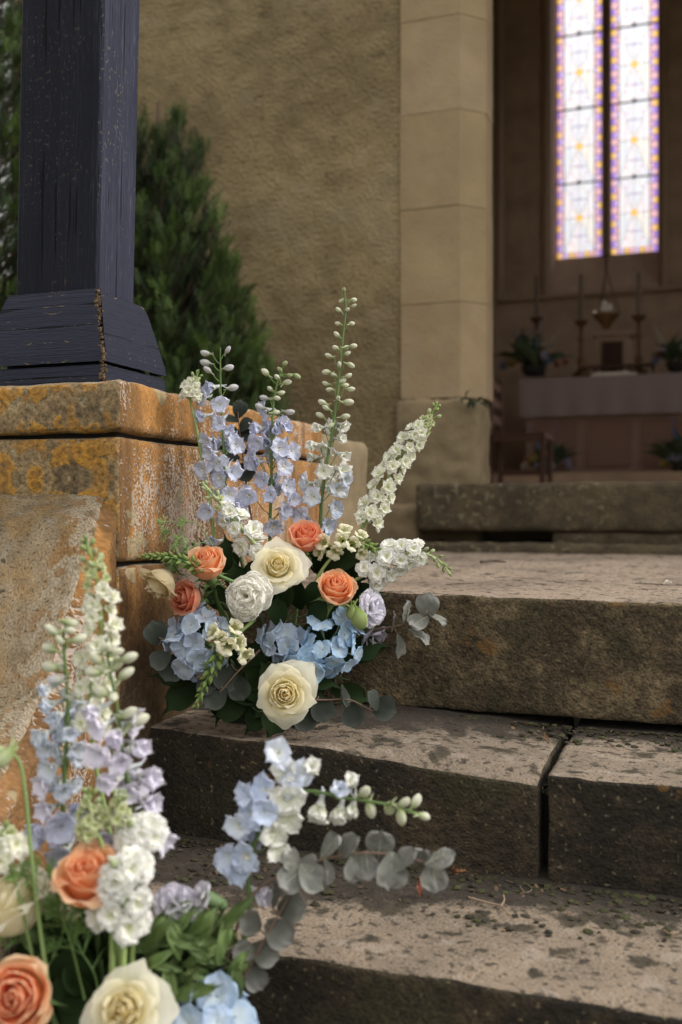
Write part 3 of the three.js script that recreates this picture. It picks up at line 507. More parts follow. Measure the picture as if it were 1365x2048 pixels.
{
  const a = thing('altar', 'stone altar with a grey frontal under the stained glass window', 'altar', W(-0.745, 0.335, 9.8));
  part('body', rel(boxes([[-1.50, 0.01, 0.337, 1.17, 9.46, 10.2]]), a), Mx.altar, a);
  for (let i = 0; i < 3; i++) part('panel', rel(boxes([[-1.42 + i * 0.49, -1.03 + i * 0.49, 0.42, 0.83, 9.43, 9.455]]), a), Mx.panel, a);
  part('tabletop', rel(boxes([[-1.56, 0.07, 1.172, 1.235, 9.38, 10.25]]), a), Mx.altar, a);
  const fr = thing('altar_frontal', 'grey mauve cloth band hanging over the front of the altar', 'altar cloth', W(-0.745, 0.9, 9.38));
  const mb = new MB(); mb.sheet(60, 6, (u, v) => [mix(-1.55, 0.06, u), HC + mix(0.885, 1.24, v), -(9.375 - 0.008 * Math.sin(u * 40) * (1 - v))]); mb.sheet(20, 4, (u, v) => [mix(-1.55, 0.06, u), HC + 1.2405, -mix(9.375, 10.2, v)]);
  part('cloth', rel(mb.build(), fr), Mx.cloth, fr);
  const ln = thing('linen_cloth', 'folded white linen lying on the middle of the altar', 'cloth', W(-0.72, 1.242, 9.5)); part('fold', rel(boxes([[-0.9, -0.5, 1.243, 1.262, 9.40, 9.62]]), ln), Mx.linen, ln); part('fold', rel(boxes([[-0.87, -0.56, 1.263, 1.275, 9.42, 9.6]]), ln), Mx.linen, ln);
  const tb = thing('tabernacle', 'pale stone tabernacle with a dark red-brown door', 'tabernacle', W(-0.75, 1.242, 10.05));
  part('case', rel(boxes([[-0.91, -0.59, 1.243, 1.70, 9.95, 10.2]]), tb), M.inner, tb); part('cornice', rel(boxes([[-0.94, -0.56, 1.701, 1.74, 9.92, 10.22]]), tb), M.inner, tb); part('door', rel(boxes([[-0.845, -0.655, 1.33, 1.64, 9.93, 9.949]]), tb), Mx.red, tb);
  const gr = thing('gradine_rail', 'low brown arcaded rail on the altar before the tabernacle', 'rail', W(-0.72, 1.242, 9.75));
  part('top_rail', rel(boxes([[-1.02, -0.35, 1.36, 1.385, 9.72, 9.78]]), gr), Mx.wood, gr); for (let i = 0; i < 7; i++) { const m = new MB(); const x = -1.0 + i * 0.105; m.lathe([[0.012, 0], [0.018, 0.03], [0.008, 0.06], [0.016, 0.09], [0.012, 0.116]].map((q) => [q[0], q[1] + HC + 1.243]), null, new THREE.Matrix4().makeTranslation(x, 0, -9.75), 8); part('baluster', rel(m.build(), gr), Mx.brass, gr); }
  // candlesticks with tall candles
  const stick = (px, py0, py1, py2, p, label) => {
    const b = PZ(px, py0, p), o = thing('candlestick', label, 'candlestick', b, 'candlesticks on the altar'), k = Math.abs(b.z) * 1.03 / FPX, h = (py0 - py1) * k, H = (py1 - py2) * k;
    part('stem', new MB().lathe([[0.085, 0], [0.085, 0.02], [0.04, 0.05], [0.02, 0.09], [0.038, 0.14], [0.018, 0.18], [0.018, h * 0.6], [0.034, h * 0.66], [0.018, h * 0.72], [0.016, h * 0.88], [0.06, h * 0.97], [0.066, h], [0, h]], null, null, 12).build(), Mx.brass, o);
    part('candle', new MB().lathe([[0.02, h], [0.02, h + H], [0.004, h + H + 0.004], [0.002, h + H + 0.02]], null, null, 10).build(), Mx.wax, o);
  };
  stick(1163, 752, 648, 560, 9.75, 'brass candlestick left of the tabernacle'); stick(1278, 748, 640, 560, 9.75, 'brass candlestick right of the tabernacle'); stick(1074, 752, 640, 560, 10.1, 'slender candlestick behind the left altar flowers');
  const lp = PZ(1213, 640, 8.6), L = thing('sanctuary_lamp', 'small brass lamp hanging on a chain before the window', 'lamp', lp);
  part('bowl', new MB().lathe([[0, -0.08], [0.03, -0.07], [0.05, -0.03], [0.10, 0.02], [0.115, 0.05], [0.10, 0.055]], null, null, 16).build(), Mx.brass, L);
  { const m = new MB(); for (let i = 0; i < 3; i++) { const t = i * 2.094; m.tube([V(0.11 * Math.cos(t), 0.05, 0.11 * Math.sin(t)), V(0, 0.42, 0)], 0.006, null, 3, 5); } m.tube([V(0, 0.42, 0), V(0, 4.0, 0)], 0.012, null, 4, 6); part('chain', m.build(), Mx.wood, L); }
  part('glass_cup', new MB().lathe([[0.0, 0.01], [0.04, 0.02], [0.05, 0.12], [0.045, 0.12]], null, null, 14).build(), new THREE.MeshPhysicalMaterial({ color: lin(0.95, 0.95, 0.92), roughness: 0.05, transmission: 0.6, thickness: 0 }), L);
  for (const [x, y, z] of [[-0.02, 0.13, 0.03], [-0.09, 0.06, 0.06]]) part('glass_drop', new THREE.SphereGeometry(0.018, 12, 8).translate(x, y, z), new THREE.MeshPhysicalMaterial({ color: lin(0.95, 0.93, 0.9), roughness: 0.04, clearcoat: 1, metalness: 0.6 }), L);
  // ladder-back chair seen from the side, behind the jamb
  const ch = thing('wooden_chair', 'dark wooden ladder-back chair just inside the doorway', 'chair', W(-1.24, 0.105, 7.5));
  const leg = (x, z, h) => part('leg', rel(boxes([[x - 0.018, x + 0.018, 0.106, h, z - 0.018, z + 0.018]]), ch), Mx.red, ch);
  leg(-1.42, 7.3, 1.02); leg(-1.42, 7.7, 1.02); leg(-1.04, 7.3, 0.54); leg(-1.04, 7.7, 0.54);
  part('seat', rel(boxes([[-1.44, -1.02, 0.541, 0.575, 7.27, 7.73]]), ch), Mx.red, ch); for (let i = 0; i < 3; i++) part('slat', rel(boxes([[-1.43, -1.41, 0.66 + i * 0.125, 0.72 + i * 0.125, 7.32, 7.68]]), ch), Mx.red, ch);
  for (const [x0, x1, z0, z1] of [[-1.40, -1.06, 7.29, 7.31], [-1.40, -1.06, 7.69, 7.71]]) part('stretcher', rel(boxes([[x0, x1, 0.28, 0.305, z0, z1]]), ch), Mx.red, ch);
}

// ------------------------------------------------------------------ flowers: petals, florets, buds, leaves
const petalMat = (r = 1, g = 1, b = 1, o = {}) => new THREE.MeshPhysicalMaterial({ color: lin(r, g, b), vertexColors: true, roughness: 0.75, transmission: 0.28, thickness: 0, ior: 1.35, specularIntensity: 0.5, side: THREE.DoubleSide, ...o });
const F = {
  frill: petalMat(1, 1, 1, { transmission: 0.5, specularIntensity: 0.2 }),
  dark: new THREE.MeshPhysicalMaterial({ vertexColors: true, roughness: 0.6, specularIntensity: 0.3, transmission: 0.06, thickness: 0, ior: 1.35, side: THREE.DoubleSide }),
  rose: petalMat(1, 1, 1, { transmission: 0.56, specularIntensity: 0.25 }), soft: petalMat(1, 1, 1, { transmission: 0.36, specularIntensity: 0.3 }), blue: petalMat(1, 1, 1, { transmission: 0.34, specularIntensity: 0.3 }), leaf: new THREE.MeshPhysicalMaterial({ vertexColors: true, roughness: 0.55, transmission: 0.12, thickness: 0, ior: 1.4, side: THREE.DoubleSide }),
  glaucous: new THREE.MeshPhysicalMaterial({ vertexColors: true, roughness: 0.62, transmission: 0.08, thickness: 0, ior: 1.4, side: THREE.DoubleSide }), stem: std({ vertexColors: true, roughness: 0.6 }),
};
// A free petal: base at the origin, running out along +Z and up +Y by the angles a0 -> a1 -> a2 (degrees over the horizontal).
function petalSheet(o, mb = new MB(), m = null) {
  const { L = 0.02, w = 0.02, a0 = 30, a1 = 20, a2 = -10, cup = 0.15, round = 0.12, point = 0, base = 0.3, wave = 0.0, fr = 0, ser = 0, nu = 6, nv = 7, c0 = [1, 1, 1], c1 = [1, 1, 1], ce = null, s = 1, tw = 0 } = o;
  const N = 24, cz = [0], cy = [0], al = [];
  for (let i = 0; i <= N; i++) { const v = i / N, a = (v < 0.5 ? mix(a0, a1, sst(0, 1, v * 2)) : mix(a1, a2, sst(0, 1, v * 2 - 1))) * Math.PI / 180; al.push(a); if (i) { cz.push(cz[i - 1] + Math.cos(a) * L / N); cy.push(cy[i - 1] + Math.sin(a) * L / N); } }
  return mb.sheet(nu, nv, (a, b) => {
    const u = a * 2 - 1; let vv = b * (1 - round * Math.pow(Math.abs(u), 2.4) * b + point * Math.exp(-u * u * 14) * b + ser * b * b * (Math.sin(u * 24 + s) + 0.6 * Math.sin(u * 41 + s * 2))); const v = Math.min(vv, 1), ex = Math.max(0, vv - 1);
    const k = v * N, i0 = Math.min(N - 1, Math.floor(k)), f = k - i0, an = mix(al[i0], al[i0 + 1], f);
    let ww = mix(base, 1, Math.sin(Math.min(1, b / 0.62) * Math.PI / 2)); if (b > 0.6) ww *= Math.sqrt(Math.max(0.0, 1 - 0.97 * ((b - 0.6) / 0.4) ** 2.3));
    const x = u * w / 2 * ww, nse = wave * L * (fbm(u * 2.2 + s * 7.1, b * 3 + s * 3.3, s & 15, 2) - 0.5) * 2 * b + fr * L * (Math.sin(u * 8 + s) + 0.7 * Math.sin(u * 17 + s * 1.7)) * b * b * b;
    const off = cup * w * u * u * ww + nse, z = mix(cz[i0], cz[i0 + 1], f) + Math.cos(an) * ex * L, y = mix(cy[i0], cy[i0 + 1], f) + Math.sin(an) * ex * L;
    return [x + tw * b * L * u, y + Math.cos(an) * off, z - Math.sin(an) * off];
  }, (a, b) => { let c = mix3(c0, c1, sst(0, 0.75, b)); if (ce) c = mix3(c, ce, Math.max(sst(0.62, 1, b), sst(0.55, 1, Math.abs(a * 2 - 1)) * sst(0.3, 0.8, b))); return mul3(c, 0.93 + 0.12 * fbm(a * 6 + s, b * 2, 3, 2)); }, m);
}
const petalGeo = (o) => petalSheet(o).build();
const fine = (t, name, mb) => { if (mb.p.length) { const o = mesh(name, mb.build(), F.stem); o.userData.kind = 'stuff'; t.add(o); } };
const aim = (o, dir, spin = rnd() * 6.283) => { o.quaternion.setFromUnitVectors(V(0, 1, 0), dir.clone().normalize()).multiply(new THREE.Quaternion().setFromAxisAngle(V(0, 1, 0), spin)); return o; };
const jig = (v, a) => v.clone().add(V(rr(-a, a), rr(-a, a), rr(-a, a))).normalize();
const mesh = (name, g, m) => { const o = new THREE.Mesh(g, m); o.name = name; o.castShadow = o.receiveShadow = true; return o; };

// --- roses: petals wrapped round a bowl
function rosePetal({ rho, L, span, flare, droop, curl = 0.25, point = 0, round = 0.2, r0 = 0.003, y0 = 0, lean = 0, s = 1, R, c0, c1, ce, thin = 1, nu = 12, nv = 12 }) {
  const mb = new MB();
  mb.sheet(nu, nv, (a, b) => {
    const u = a * 2 - 1, au = Math.abs(u), v = b * (1 - round * Math.pow(au, 2.6) * b + point * Math.exp(-u * u * 22) * b * b);
    const q = clamp((v - 0.42) / 0.58, 0, 1.4), e = Math.max(0, (au - 0.45) / 0.55) * sst(0.25, 0.9, b);
    const n = (fbm(u * 1.8 + s * 5.7, b * 2.4 + s * 1.9, s & 15, 2) - 0.5) * R * 0.20 * b, n2 = (fbm(u * 5 + s * 2.7, b * 5, s & 7, 2) - 0.5) * R * 0.06 * b;
    let r = r0 + (rho - r0) * Math.sin(Math.min(1, v / 0.5) * Math.PI / 2) + flare * L * q * q * (1 + 0.25 * u * u) + curl * L * e * e * 0.6 + n + n2 + lean * b * L;
    let y = y0 + L * (v - droop * q * q * q * 0.75) - curl * L * e * e * 0.35 + n * 0.4 - L * 0.10 * (1 - Math.cos(Math.min(1, v / 0.5) * Math.PI / 2));
    let w = span / 2 * mix(0.5, 1, Math.sin(Math.min(1, b / 0.55) * Math.PI / 2)); const widen = rho / Math.max(rho * 0.6, r); w *= mix(1, widen, 0.45); if (b > 0.7) w *= Math.sqrt(Math.max(0, 1 - 0.72 * ((b - 0.7) / 0.3) ** 2.4));
    const t = u * w; return [r * Math.sin(t), y, r * Math.cos(t)];
  }, (a, b) => { let c = mix3(c0, c1, sst(0.1, 0.7, b)); c = mix3(c, ce, sst(0.72, 1.0, b)); return mul3(c, 0.94 + 0.12 * fbm(a * 9 + s, b * 3, 5, 2)); });
  return mb.build();
}
// kind: colours from the heart (in) to the outer petals (out); open 0 (bud) .. 1 (wide)
function rose(label, at, dir, { R = 0.042, H = 0.05, open = 0.8, n = 24, heart, body, outer, rim, point = 0.1, back = null, stemTo = null, group, spin = rnd() * 6.28, outerN = 6 }) {
  const t = thing('rose', label, 'rose', at, group), head = new THREE.Group(); head.name = 'bloom'; aim(head, dir, spin); t.add(head);
  for (let i = 0; i < n; i++) {
    const k = i / (n - 1), o = k > 1 - outerN / n ? (k - (1 - outerN / n)) * n / outerN : 0, s = 1 + Math.floor(rnd() * 400);
    const rho = R * mix(0.075, mix(0.78, 0.68, open), Math.pow(k, 0.8)) * (1 + rr(-0.07, 0.07)), L = H * mix(0.98, 0.94, k) * (1 + rr(-0.05, 0.05)) * (o ? 1.02 : 1);
    const col = mix3(mix3(heart, body, sst(0.0, 0.55, k)), outer, sst(0.6, 1, k));
    const g = rosePetal({ R, rho, L, s, y0: -0.25 * H * k * open * 0.7 - (o ? 0.06 * H : 0), span: mix(4.6, o ? 2.75 : 2.6, Math.pow(k, 0.6)), flare: -0.05 * (1 - k) + 0.16 * k * k * (0.2 + open) + (o ? Math.pow(open, 1.3) * mix(0.16, 0.55, o) : 0) + rr(-0.02, 0.03), droop: (o ? open * mix(0.25, 0.72, o) : 0.02 + 0.10 * k * open), curl: mix(0.0, 0.16, k) * (0.4 + open * 0.5) + (o ? 0.08 : 0), point: o ? point * rr(0.2, 1.1) : point * 0.15, round: mix(0.06, 0.16, k), c0: back ? mix3(col, back, 0.5 * k) : mul3(col, 0.97), c1: col, ce: mix3(col, rim, 0.65), lean: 0 });
    const p = mesh('petal', g, F.rose); p.rotation.y = i * 2.399 + rr(-0.25, 0.25); p.rotation.x = rr(-0.03, 0.03); head.add(p);
  }
  { // calyx and sepals, then the stem
    const mb = new MB(), gc = [0.09, 0.15, 0.045]; mb.lathe([[0.001, -0.030], [0.004, -0.026], [0.009, -0.016], [0.010, -0.008], [0.005, 0.0]].map((q) => [q[0] * R / 0.035, q[1] * R / 0.035 - 0.18 * H * open]), gc, null, 10);
    head.add(mesh('calyx', mb.build(), F.stem));
    for (let i = 0; i < 5; i++) { const p = mesh('sepal', petalGeo({ L: R * 0.85, w: R * 0.3, a0: 15, a1: -5 + 40 * (1 - open), a2: -40, cup: 0.15, round: 0.2, point: 0.5, c0: gc, c1: mul3(gc, 1.2), s: i }), F.leaf); p.rotation.y = i * 1.2566; p.position.y = -0.012 - 0.18 * H * open; head.add(p); }
    if (stemTo) { const d0 = dir.clone().normalize(), A = d0.clone().multiplyScalar(-0.028 - 0.18 * H * open), B = stemTo.clone().sub(at); t.add(mesh('stem', new MB().tube([A, A.clone().addScaledVector(d0, -0.03), B.clone().multiplyScalar(0.6).add(V(0, -0.01, 0)), B], 0.0032, [0.08, 0.13, 0.04], 12, 7).build(), F.stem)); }
  }
  return t;
}

// --- shared geometry of the smaller flowers
const pool = (n, f) => Array.from({ length: n }, (_, i) => f(i));
const pick = (a) => a[Math.floor(rnd() * a.length)];
const DELPH = {}; // petals, 1 unit = floret diameter of 34 mm
for (const [k, c0, c1, ce] of [['lavender', [0.80, 0.82, 0.88], [0.67, 0.72, 0.89], [0.73, 0.74, 0.90]], ['sky', [0.76, 0.82, 0.88], [0.62, 0.72, 0.92], [0.70, 0.76, 0.93]], ['pale', [0.82, 0.85, 0.80], [0.78, 0.83, 0.92], [0.76, 0.81, 0.93]], ['white', [0.80, 0.83, 0.64], [0.90, 0.90, 0.84], [0.92, 0.91, 0.88]], ['lilac', [0.82, 0.80, 0.86], [0.82, 0.80, 0.91], [0.86, 0.82, 0.92]]])
  DELPH[k] = { petals: pool(9, (i) => petalGeo({ L: rr(0.0165, 0.0195), w: rr(0.0145, 0.0175), a0: 50, a1: rr(10, 32), a2: rr(-45, 25), cup: rr(0, 0.2), round: rr(0.1, 0.2), point: rr(0.03, 0.12), base: 0.32, wave: 0.22, c0, c1: mix3(c1, ce, rnd()), ce: mul3(ce, rr(0.92, 1.06)), s: 3 + i * 7, nu: 8, nv: 7 })), tint: c1 };
const delphCore = pool(2, (i) => { // throat, the pale bee at its heart and the spur behind
  const mb = new MB(); mb.tube([V(0, -0.008, 0), V(0.001, -0.013, 0.001), V(0.004, -0.018, 0.003)], (v) => mix(0.0019, 0.0006, v), [0.55, 0.56, 0.62], 5, 6); mb.lathe([[0.0012, -0.013], [0.0022, -0.009], [0.0026, -0.003], [0.0042, 0.001], [0.0035, 0.003]], (a, b) => mix3([0.42, 0.46, 0.5], [0.62, 0.62, 0.55], b), null, 8);
  for (let j = 0; j < 5; j++) petalSheet({ L: 0.0068, w: 0.0046, a0: 70, a1: 45, a2: 5 + i * 20, cup: 0.2, round: 0.3, nu: 3, nv: 3, c0: [0.60, 0.52, 0.22], c1: [0.93, 0.92, 0.86], s: j }, mb, new THREE.Matrix4().makeRotationY(j * 1.2566));
  return mb.build();
});
function delphFloret(kind, size = 1, openness = 1) {
  const k = DELPH[kind], f = mesh('floret', pick(delphCore), F.stem);
  for (let j = 0; j < 5; j++) { const p = mesh('petal', pick(k.petals), F.blue); p.rotation.set(-mix(0.95, rr(-0.2, 0.4), openness), j * 1.2566 + rr(-0.22, 0.22), rr(-0.15, 0.15), 'YXZ'); p.scale.setScalar(rr(0.88, 1.08)); f.add(p); }
  f.scale.setScalar(size); return f;
}
const budGeo = {};
for (const [k, a, b] of [['green', [0.30, 0.38, 0.13], [0.54, 0.60, 0.36]], ['white', [0.42, 0.50, 0.22], [0.80, 0.80, 0.66]], ['lilac', [0.46, 0.50, 0.38], [0.70, 0.68, 0.72]], ['lime', [0.20, 0.30, 0.08], [0.40, 0.50, 0.20]]])
  budGeo[k] = pool(2, (i) => { const mb = new MB(); // 17 mm long bud with its tail
    mb.sheet(9, 10, (u, v) => { const t = u * 6.283, pr = [0.0007, 0.0009, 0.0019, 0.0038, 0.0050, 0.0054, 0.0052, 0.0044, 0.0031, 0.0015, 0.0001][Math.round(v * 10)], y = [-0.004, 0, 0.002, 0.004, 0.0065, 0.009, 0.0112, 0.0133, 0.015, 0.0162, 0.0166][Math.round(v * 10)], r = pr * (1 + 0.09 * Math.cos(t * 5 + v * 2)); return [r * Math.cos(t), y, r * Math.sin(t) + 0.0012 * Math.sin(v * 3 + i)]; }, (u, v) => mix3(mix3(a, b, sst(0.15, 0.6, v)), a, 0.55 * sst(0.8, 1, v)).map((x) => x * (0.93 + 0.13 * Math.sin(u * 31.4))));
    mb.tube([V(0.001, 0.003, 0), V(0.0035, -0.001, 0.001), V(0.0065, -0.004, 0.001 + 0.002 * i)], (v) => mix(0.0016, 0.0005, v), mix3(a, b, 0.5), 5, 5);
    return mb.build(); });
const bud = (kind, size = 1) => { const o = mesh('bud', pick(budGeo[kind]), F.soft), k = size * rr(0.84, 1.06), t = rr(0.84, 0.96); o.scale.set(k * t, k * 1.12, k * t); return o; };
// double florets: larkspur and stock, one crinkled mesh each
const doubleGeo = (n, L, w, c0, c1, ce, fr, k, wv = 0.2) => { const mb = new MB(); mb.lathe([[0.0008, -0.008], [0.0016, -0.004], [0.002, 0.0]], [0.30, 0.38, 0.14], null, 6); for (let j = 0; j < n; j++) { const lay = j / n, m = new THREE.Matrix4().makeRotationY(j * 2.399 + k).multiply(new THREE.Matrix4().makeTranslation(0, 0.0015 * lay, 0)); petalSheet({ L: L * mix(1, 0.6, lay), w: w * mix(1, 0.7, lay), a0: mix(22, 75, lay) + rr(-8, 8), a1: mix(8, 60, lay), a2: mix(-25, 35, lay) + rr(-18, 14), cup: 0.1, round: 0.15, point: 0.06, wave: wv, fr, nu: 7, nv: 6, c0, c1, ce, s: Math.floor(rnd() * 200) }, mb, m); } return mb.build(); };
const LARK = pool(5, (k) => doubleGeo(11, 0.0130, 0.0090, [0.74, 0.78, 0.48], [0.93, 0.92, 0.82], [0.95, 0.95, 0.89], 0, k, 0.25));
const LARKG = pool(3, (k) => doubleGeo(9, 0.009, 0.006, [0.36, 0.44, 0.14], [0.66, 0.70, 0.40], [0.78, 0.80, 0.58], 0, k));
const STOCK = pool(6, (k) => doubleGeo(8, 0.0150, 0.0200, [0.80, 0.82, 0.56], [0.95, 0.94, 0.91], [0.96, 0.96, 0.95], 0.02, k, 0.3));
// snapdragon: a pouched tube with two upper and three lower lobes
const SNAP = pool(4, (k) => { const mb = new MB(), c0 = [0.56, 0.60, 0.26], c1 = [0.83, 0.80, 0.58]; mb.sheet(10, 6, (u, v) => { const t = u * 6.283, r = mix(0.0028, 0.0072, Math.sin(v * 1.9)) * (1 + 0.14 * Math.cos(2 * t)); return [r * Math.cos(t), 0.017 * v, r * Math.sin(t)]; }, (u, v) => mix3(c0, c1, v));
  for (const [t, L, w] of [[-0.55, 0.013, 0.013], [0.55, 0.013, 0.013], [2.3, 0.011, 0.0105], [3.14, 0.0105, 0.0115], [3.98, 0.011, 0.0105]]) petalSheet({ L, w, a0: 75, a1: 35 + rr(-10, 10), a2: -45 + rr(-15, 20), cup: -0.12, round: 0.15, base: 0.6, wave: 0.16, nu: 5, nv: 5, c0: c1, c1: [0.86, 0.83, 0.66], s: Math.floor(rnd() * 99) }, mb, new THREE.Matrix4().makeRotationY(t).multiply(new THREE.Matrix4().makeTranslation(0, 0.014, 0.0045)));
  petalSheet({ L: 0.006, w: 0.012, a0: 85, a1: 120, a2: 150, cup: -0.25, round: 0.2, base: 0.8, nu: 5, nv: 4, c0: [0.86, 0.78, 0.34], c1: [0.86, 0.82, 0.6], s: k }, mb, new THREE.Matrix4().makeRotationY(3.14).multiply(new THREE.Matrix4().makeTranslation(0, 0.014, 0.006)));
  return mb.build(); });
// hydrangea petals
const HYD = {};
for (const [k, c0, c1, ce] of [['blue', [0.56, 0.66, 0.74], [0.48, 0.63, 0.84], [0.52, 0.67, 0.86]], ['dusty', [0.54, 0.63, 0.72], [0.52, 0.63, 0.80], [0.58, 0.68, 0.84]], ['bright', [0.52, 0.66, 0.76], [0.44, 0.66, 0.90], [0.50, 0.70, 0.92]]])
  HYD[k] = pool(10, (i) => petalGeo({ L: 0.0235, w: 0.0275, a0: 22, a1: 10, a2: rr(-40, 25), cup: rr(-0.06, 0.2), round: rr(0.08, 0.16), point: rr(0, 0.05), base: 0.3, wave: 0.18, c0: mix3(c0, [0.70, 0.76, 0.72], 0.5 * rnd()), c1: mul3(mix3(c1, [0.64, 0.70, 0.88], 0.5 * rnd()), rr(0.84, 0.98)), ce, s: 11 + i * 5, nu: 9, nv: 8 }));
const hydEye = new MB().lathe([[0.0, -0.003], [0.0013, -0.001], [0.0018, 0.001], [0.001, 0.0025], [0, 0.003]], [0.45, 0.52, 0.60], null, 8).build();
// leaves
const leafGeo = (L, w, c0, c1, o = {}) => petalGeo({ L, w, a0: 12, a1: 2, a2: -22, cup: 0.16, round: 0.05, point: 0.25, base: 0.12, wave: 0.06, nu: 6, nv: 9, c0, c1, s: Math.floor(rnd() * 99), ...o });
const EUC = pool(9, (i) => { const mb = new MB(), L = 0.033, w = 0.029; petalSheet({ L, w, a0: 8, a1: rr(-8, 12), a2: rr(-30, 22), cup: rr(-0.08, 0.24), round: 0.04, base: 0.22, wave: 0.16, nu: 9, nv: 11, c0: [0.14, 0.145, 0.12], c1: mul3([0.168, 0.172, 0.155], rr(0.8, 1.15)), ce: mul3([0.25, 0.25, 0.23], rr(0.85, 1.1)), s: i * 9 }, mb); mb.tube([V(0, -0.0004, 0), V(0, 0.0012, L * 0.5), V(0, 0.0006, L * 0.85)], (t) => 0.0008 * (1 - 0.8 * t), [0.36, 0.36, 0.28], 6, 5); for (let k = 0; k < 3; k++) for (const q of [-1, 1]) mb.tube([V(0, 0.0006, L * (0.18 + 0.2 * k)), V(q * w * 0.2, 0.0010, L * (0.30 + 0.2 * k)), V(q * w * 0.36, 0.0016, L * (0.37 + 0.19 * k))], 0.00028, [0.27, 0.27, 0.22], 4, 4); return mb.build(); });
const EUCM = pool(5, (i) => petalGeo({ L: 0.034, w: 0.030, a0: 8, a1: 4, a2: rr(-26, 16), cup: 0.12, round: 0.04, base: 0.22, wave: 0.14, nu: 8, nv: 9, c0: [0.085, 0.085, 0.07], c1: [0.115, 0.118, 0.105], ce: [0.17, 0.17, 0.155], s: i * 9 + 5 }));
const EUCD = pool(4, (i) => petalGeo({ L: 0.034, w: 0.031, a0: 8, a1: 4, a2: rr(-16, 8), cup: 0.1, round: 0.04, base: 0.22, wave: 0.07, nu: 8, nv: 9, c0: [0.030, 0.036, 0.028], c1: [0.042, 0.050, 0.042], ce: [0.075, 0.083, 0.073], s: i * 9 + 2 }));  // darker copy of the eucalyptus leaf, with shade put into its colour
const DEEP = pool(4, () => leafGeo(0.062, 0.040, [0.018, 0.032, 0.011], [0.022, 0.042, 0.015]));
const FRESH = pool(6, () => leafGeo(0.044, rr(0.011, 0.017), [0.075, 0.125, 0.035], mul3([0.125, 0.19, 0.055], rr(0.7, 1.2)), { wave: 0.2, a2: rr(-60, 10), ce: [0.16, 0.22, 0.08] }));

// a curve through photograph points [x, y, depth]
const path = (pts) => pts.map((q) => P(q[0], q[1], q[2]));
function stemOf(t, pts, r, col = [0.10, 0.165, 0.045], name = 'stem') { const l = pts.map((q) => q.clone().sub(t.position)); t.add(mesh(name, new MB().tube(l, r, col, 26, 7).build(), F.stem)); return new THREE.CatmullRomCurve3(l); }
const pedicel = (mb, a, b, col, r = 0.0008) => { const m = a.clone().lerp(b, 0.5); m.y -= a.distanceTo(b) * 0.12; mb.tube([a, m, b], r, col, 5, 5); };
// A spike whose buds and florets are placed one by one. items: [what, x, y, size, depth shift]
function spike(label, category, group, pts, items, { name = 'delphinium', kind = 'sky', budKind = 'white', r = (v) => mix(0.0032, 0.0011, v), stemCol, fill = 0, fillFrom = 0, fillTo = 0.6, size = 1, budSize = 1, back = 0.014, open = [0.7, 1.05] } = {}) {
  const w = path(pts), t = thing(name, label, category, w[0], group), cv = stemOf(t, w, r, stemCol), ped = new MB(), depth = (x, y) => { let b = pts[0], bd = 1e9; for (const q of pts) { const e = Math.abs(q[1] - y) + Math.abs(q[0] - x); if (e < bd) { bd = e; b = q; } } return b[2]; };
  const put = (what, pos, sz, kd) => {
    let best = 0, bd = 1e9; for (let i = 0; i <= 60; i++) { const d = cv.getPoint(i / 60).distanceTo(pos); if (d < bd) { bd = d; best = i / 60; } }
    const A = cv.getPoint(Math.max(0, best - 0.035 - bd * 0.6)), out = pos.clone().sub(cv.getPoint(best)), tang = cv.getTangent(best); if (out.length() < 0.002) out.copy(D(rr(-1, 1), 0.2, 0.6)); out.normalize();
    let o, dir;
    if (what === 'b') { o = bud(kd || budKind, sz * budSize); dir = jig(out.clone().multiplyScalar(1.0).addScaledVector(tang, 0.35).add(V(0, rr(-0.25, 0.15), 0)).normalize(), 0.28); }
    else if (what === 'o') { o = delphFloret(kd || kind, sz * size, 0.25); dir = out.clone().add(D(0, -0.1, 0.45)); }
    else { o = delphFloret(kd || kind, sz * size, rr(...open)); dir = out.clone().multiplyScalar(0.9).add(D(rr(-0.25, 0.25), -0.12, rr(0.35, 1.0))); }
    dir.normalize(); o.position.copy(pos).addScaledVector(dir, what === 'b' ? -0.008 * sz * budSize : -0.003); aim(o, dir); t.add(o);
    pedicel(ped, A, o.position.clone().addScaledVector(dir, what === 'b' ? -0.002 : -0.009 * sz), stemCol || [0.13, 0.20, 0.06]);
  };
  for (const [what, x, y, sz = 1, dd = 0, kd] of items) put(what, P(x, y, depth(x, y) - dd + rr(-0.004, 0.004) - (what === 'f' ? 0.006 : 0)).sub(t.position), sz, kd);
  for (let i = 0; i < fill; i++) { const v = mix(fillFrom, fillTo, rnd()), a = cv.getPoint(v); put('f', a.add(D(rr(-1, 1), rr(-0.3, 0.3), rr(-1.2, -0.2)).multiplyScalar(rr(0.6, 1.3) * back)), rr(0.8, 1)); }
  fine(t, 'pedicels', ped); return t;
}
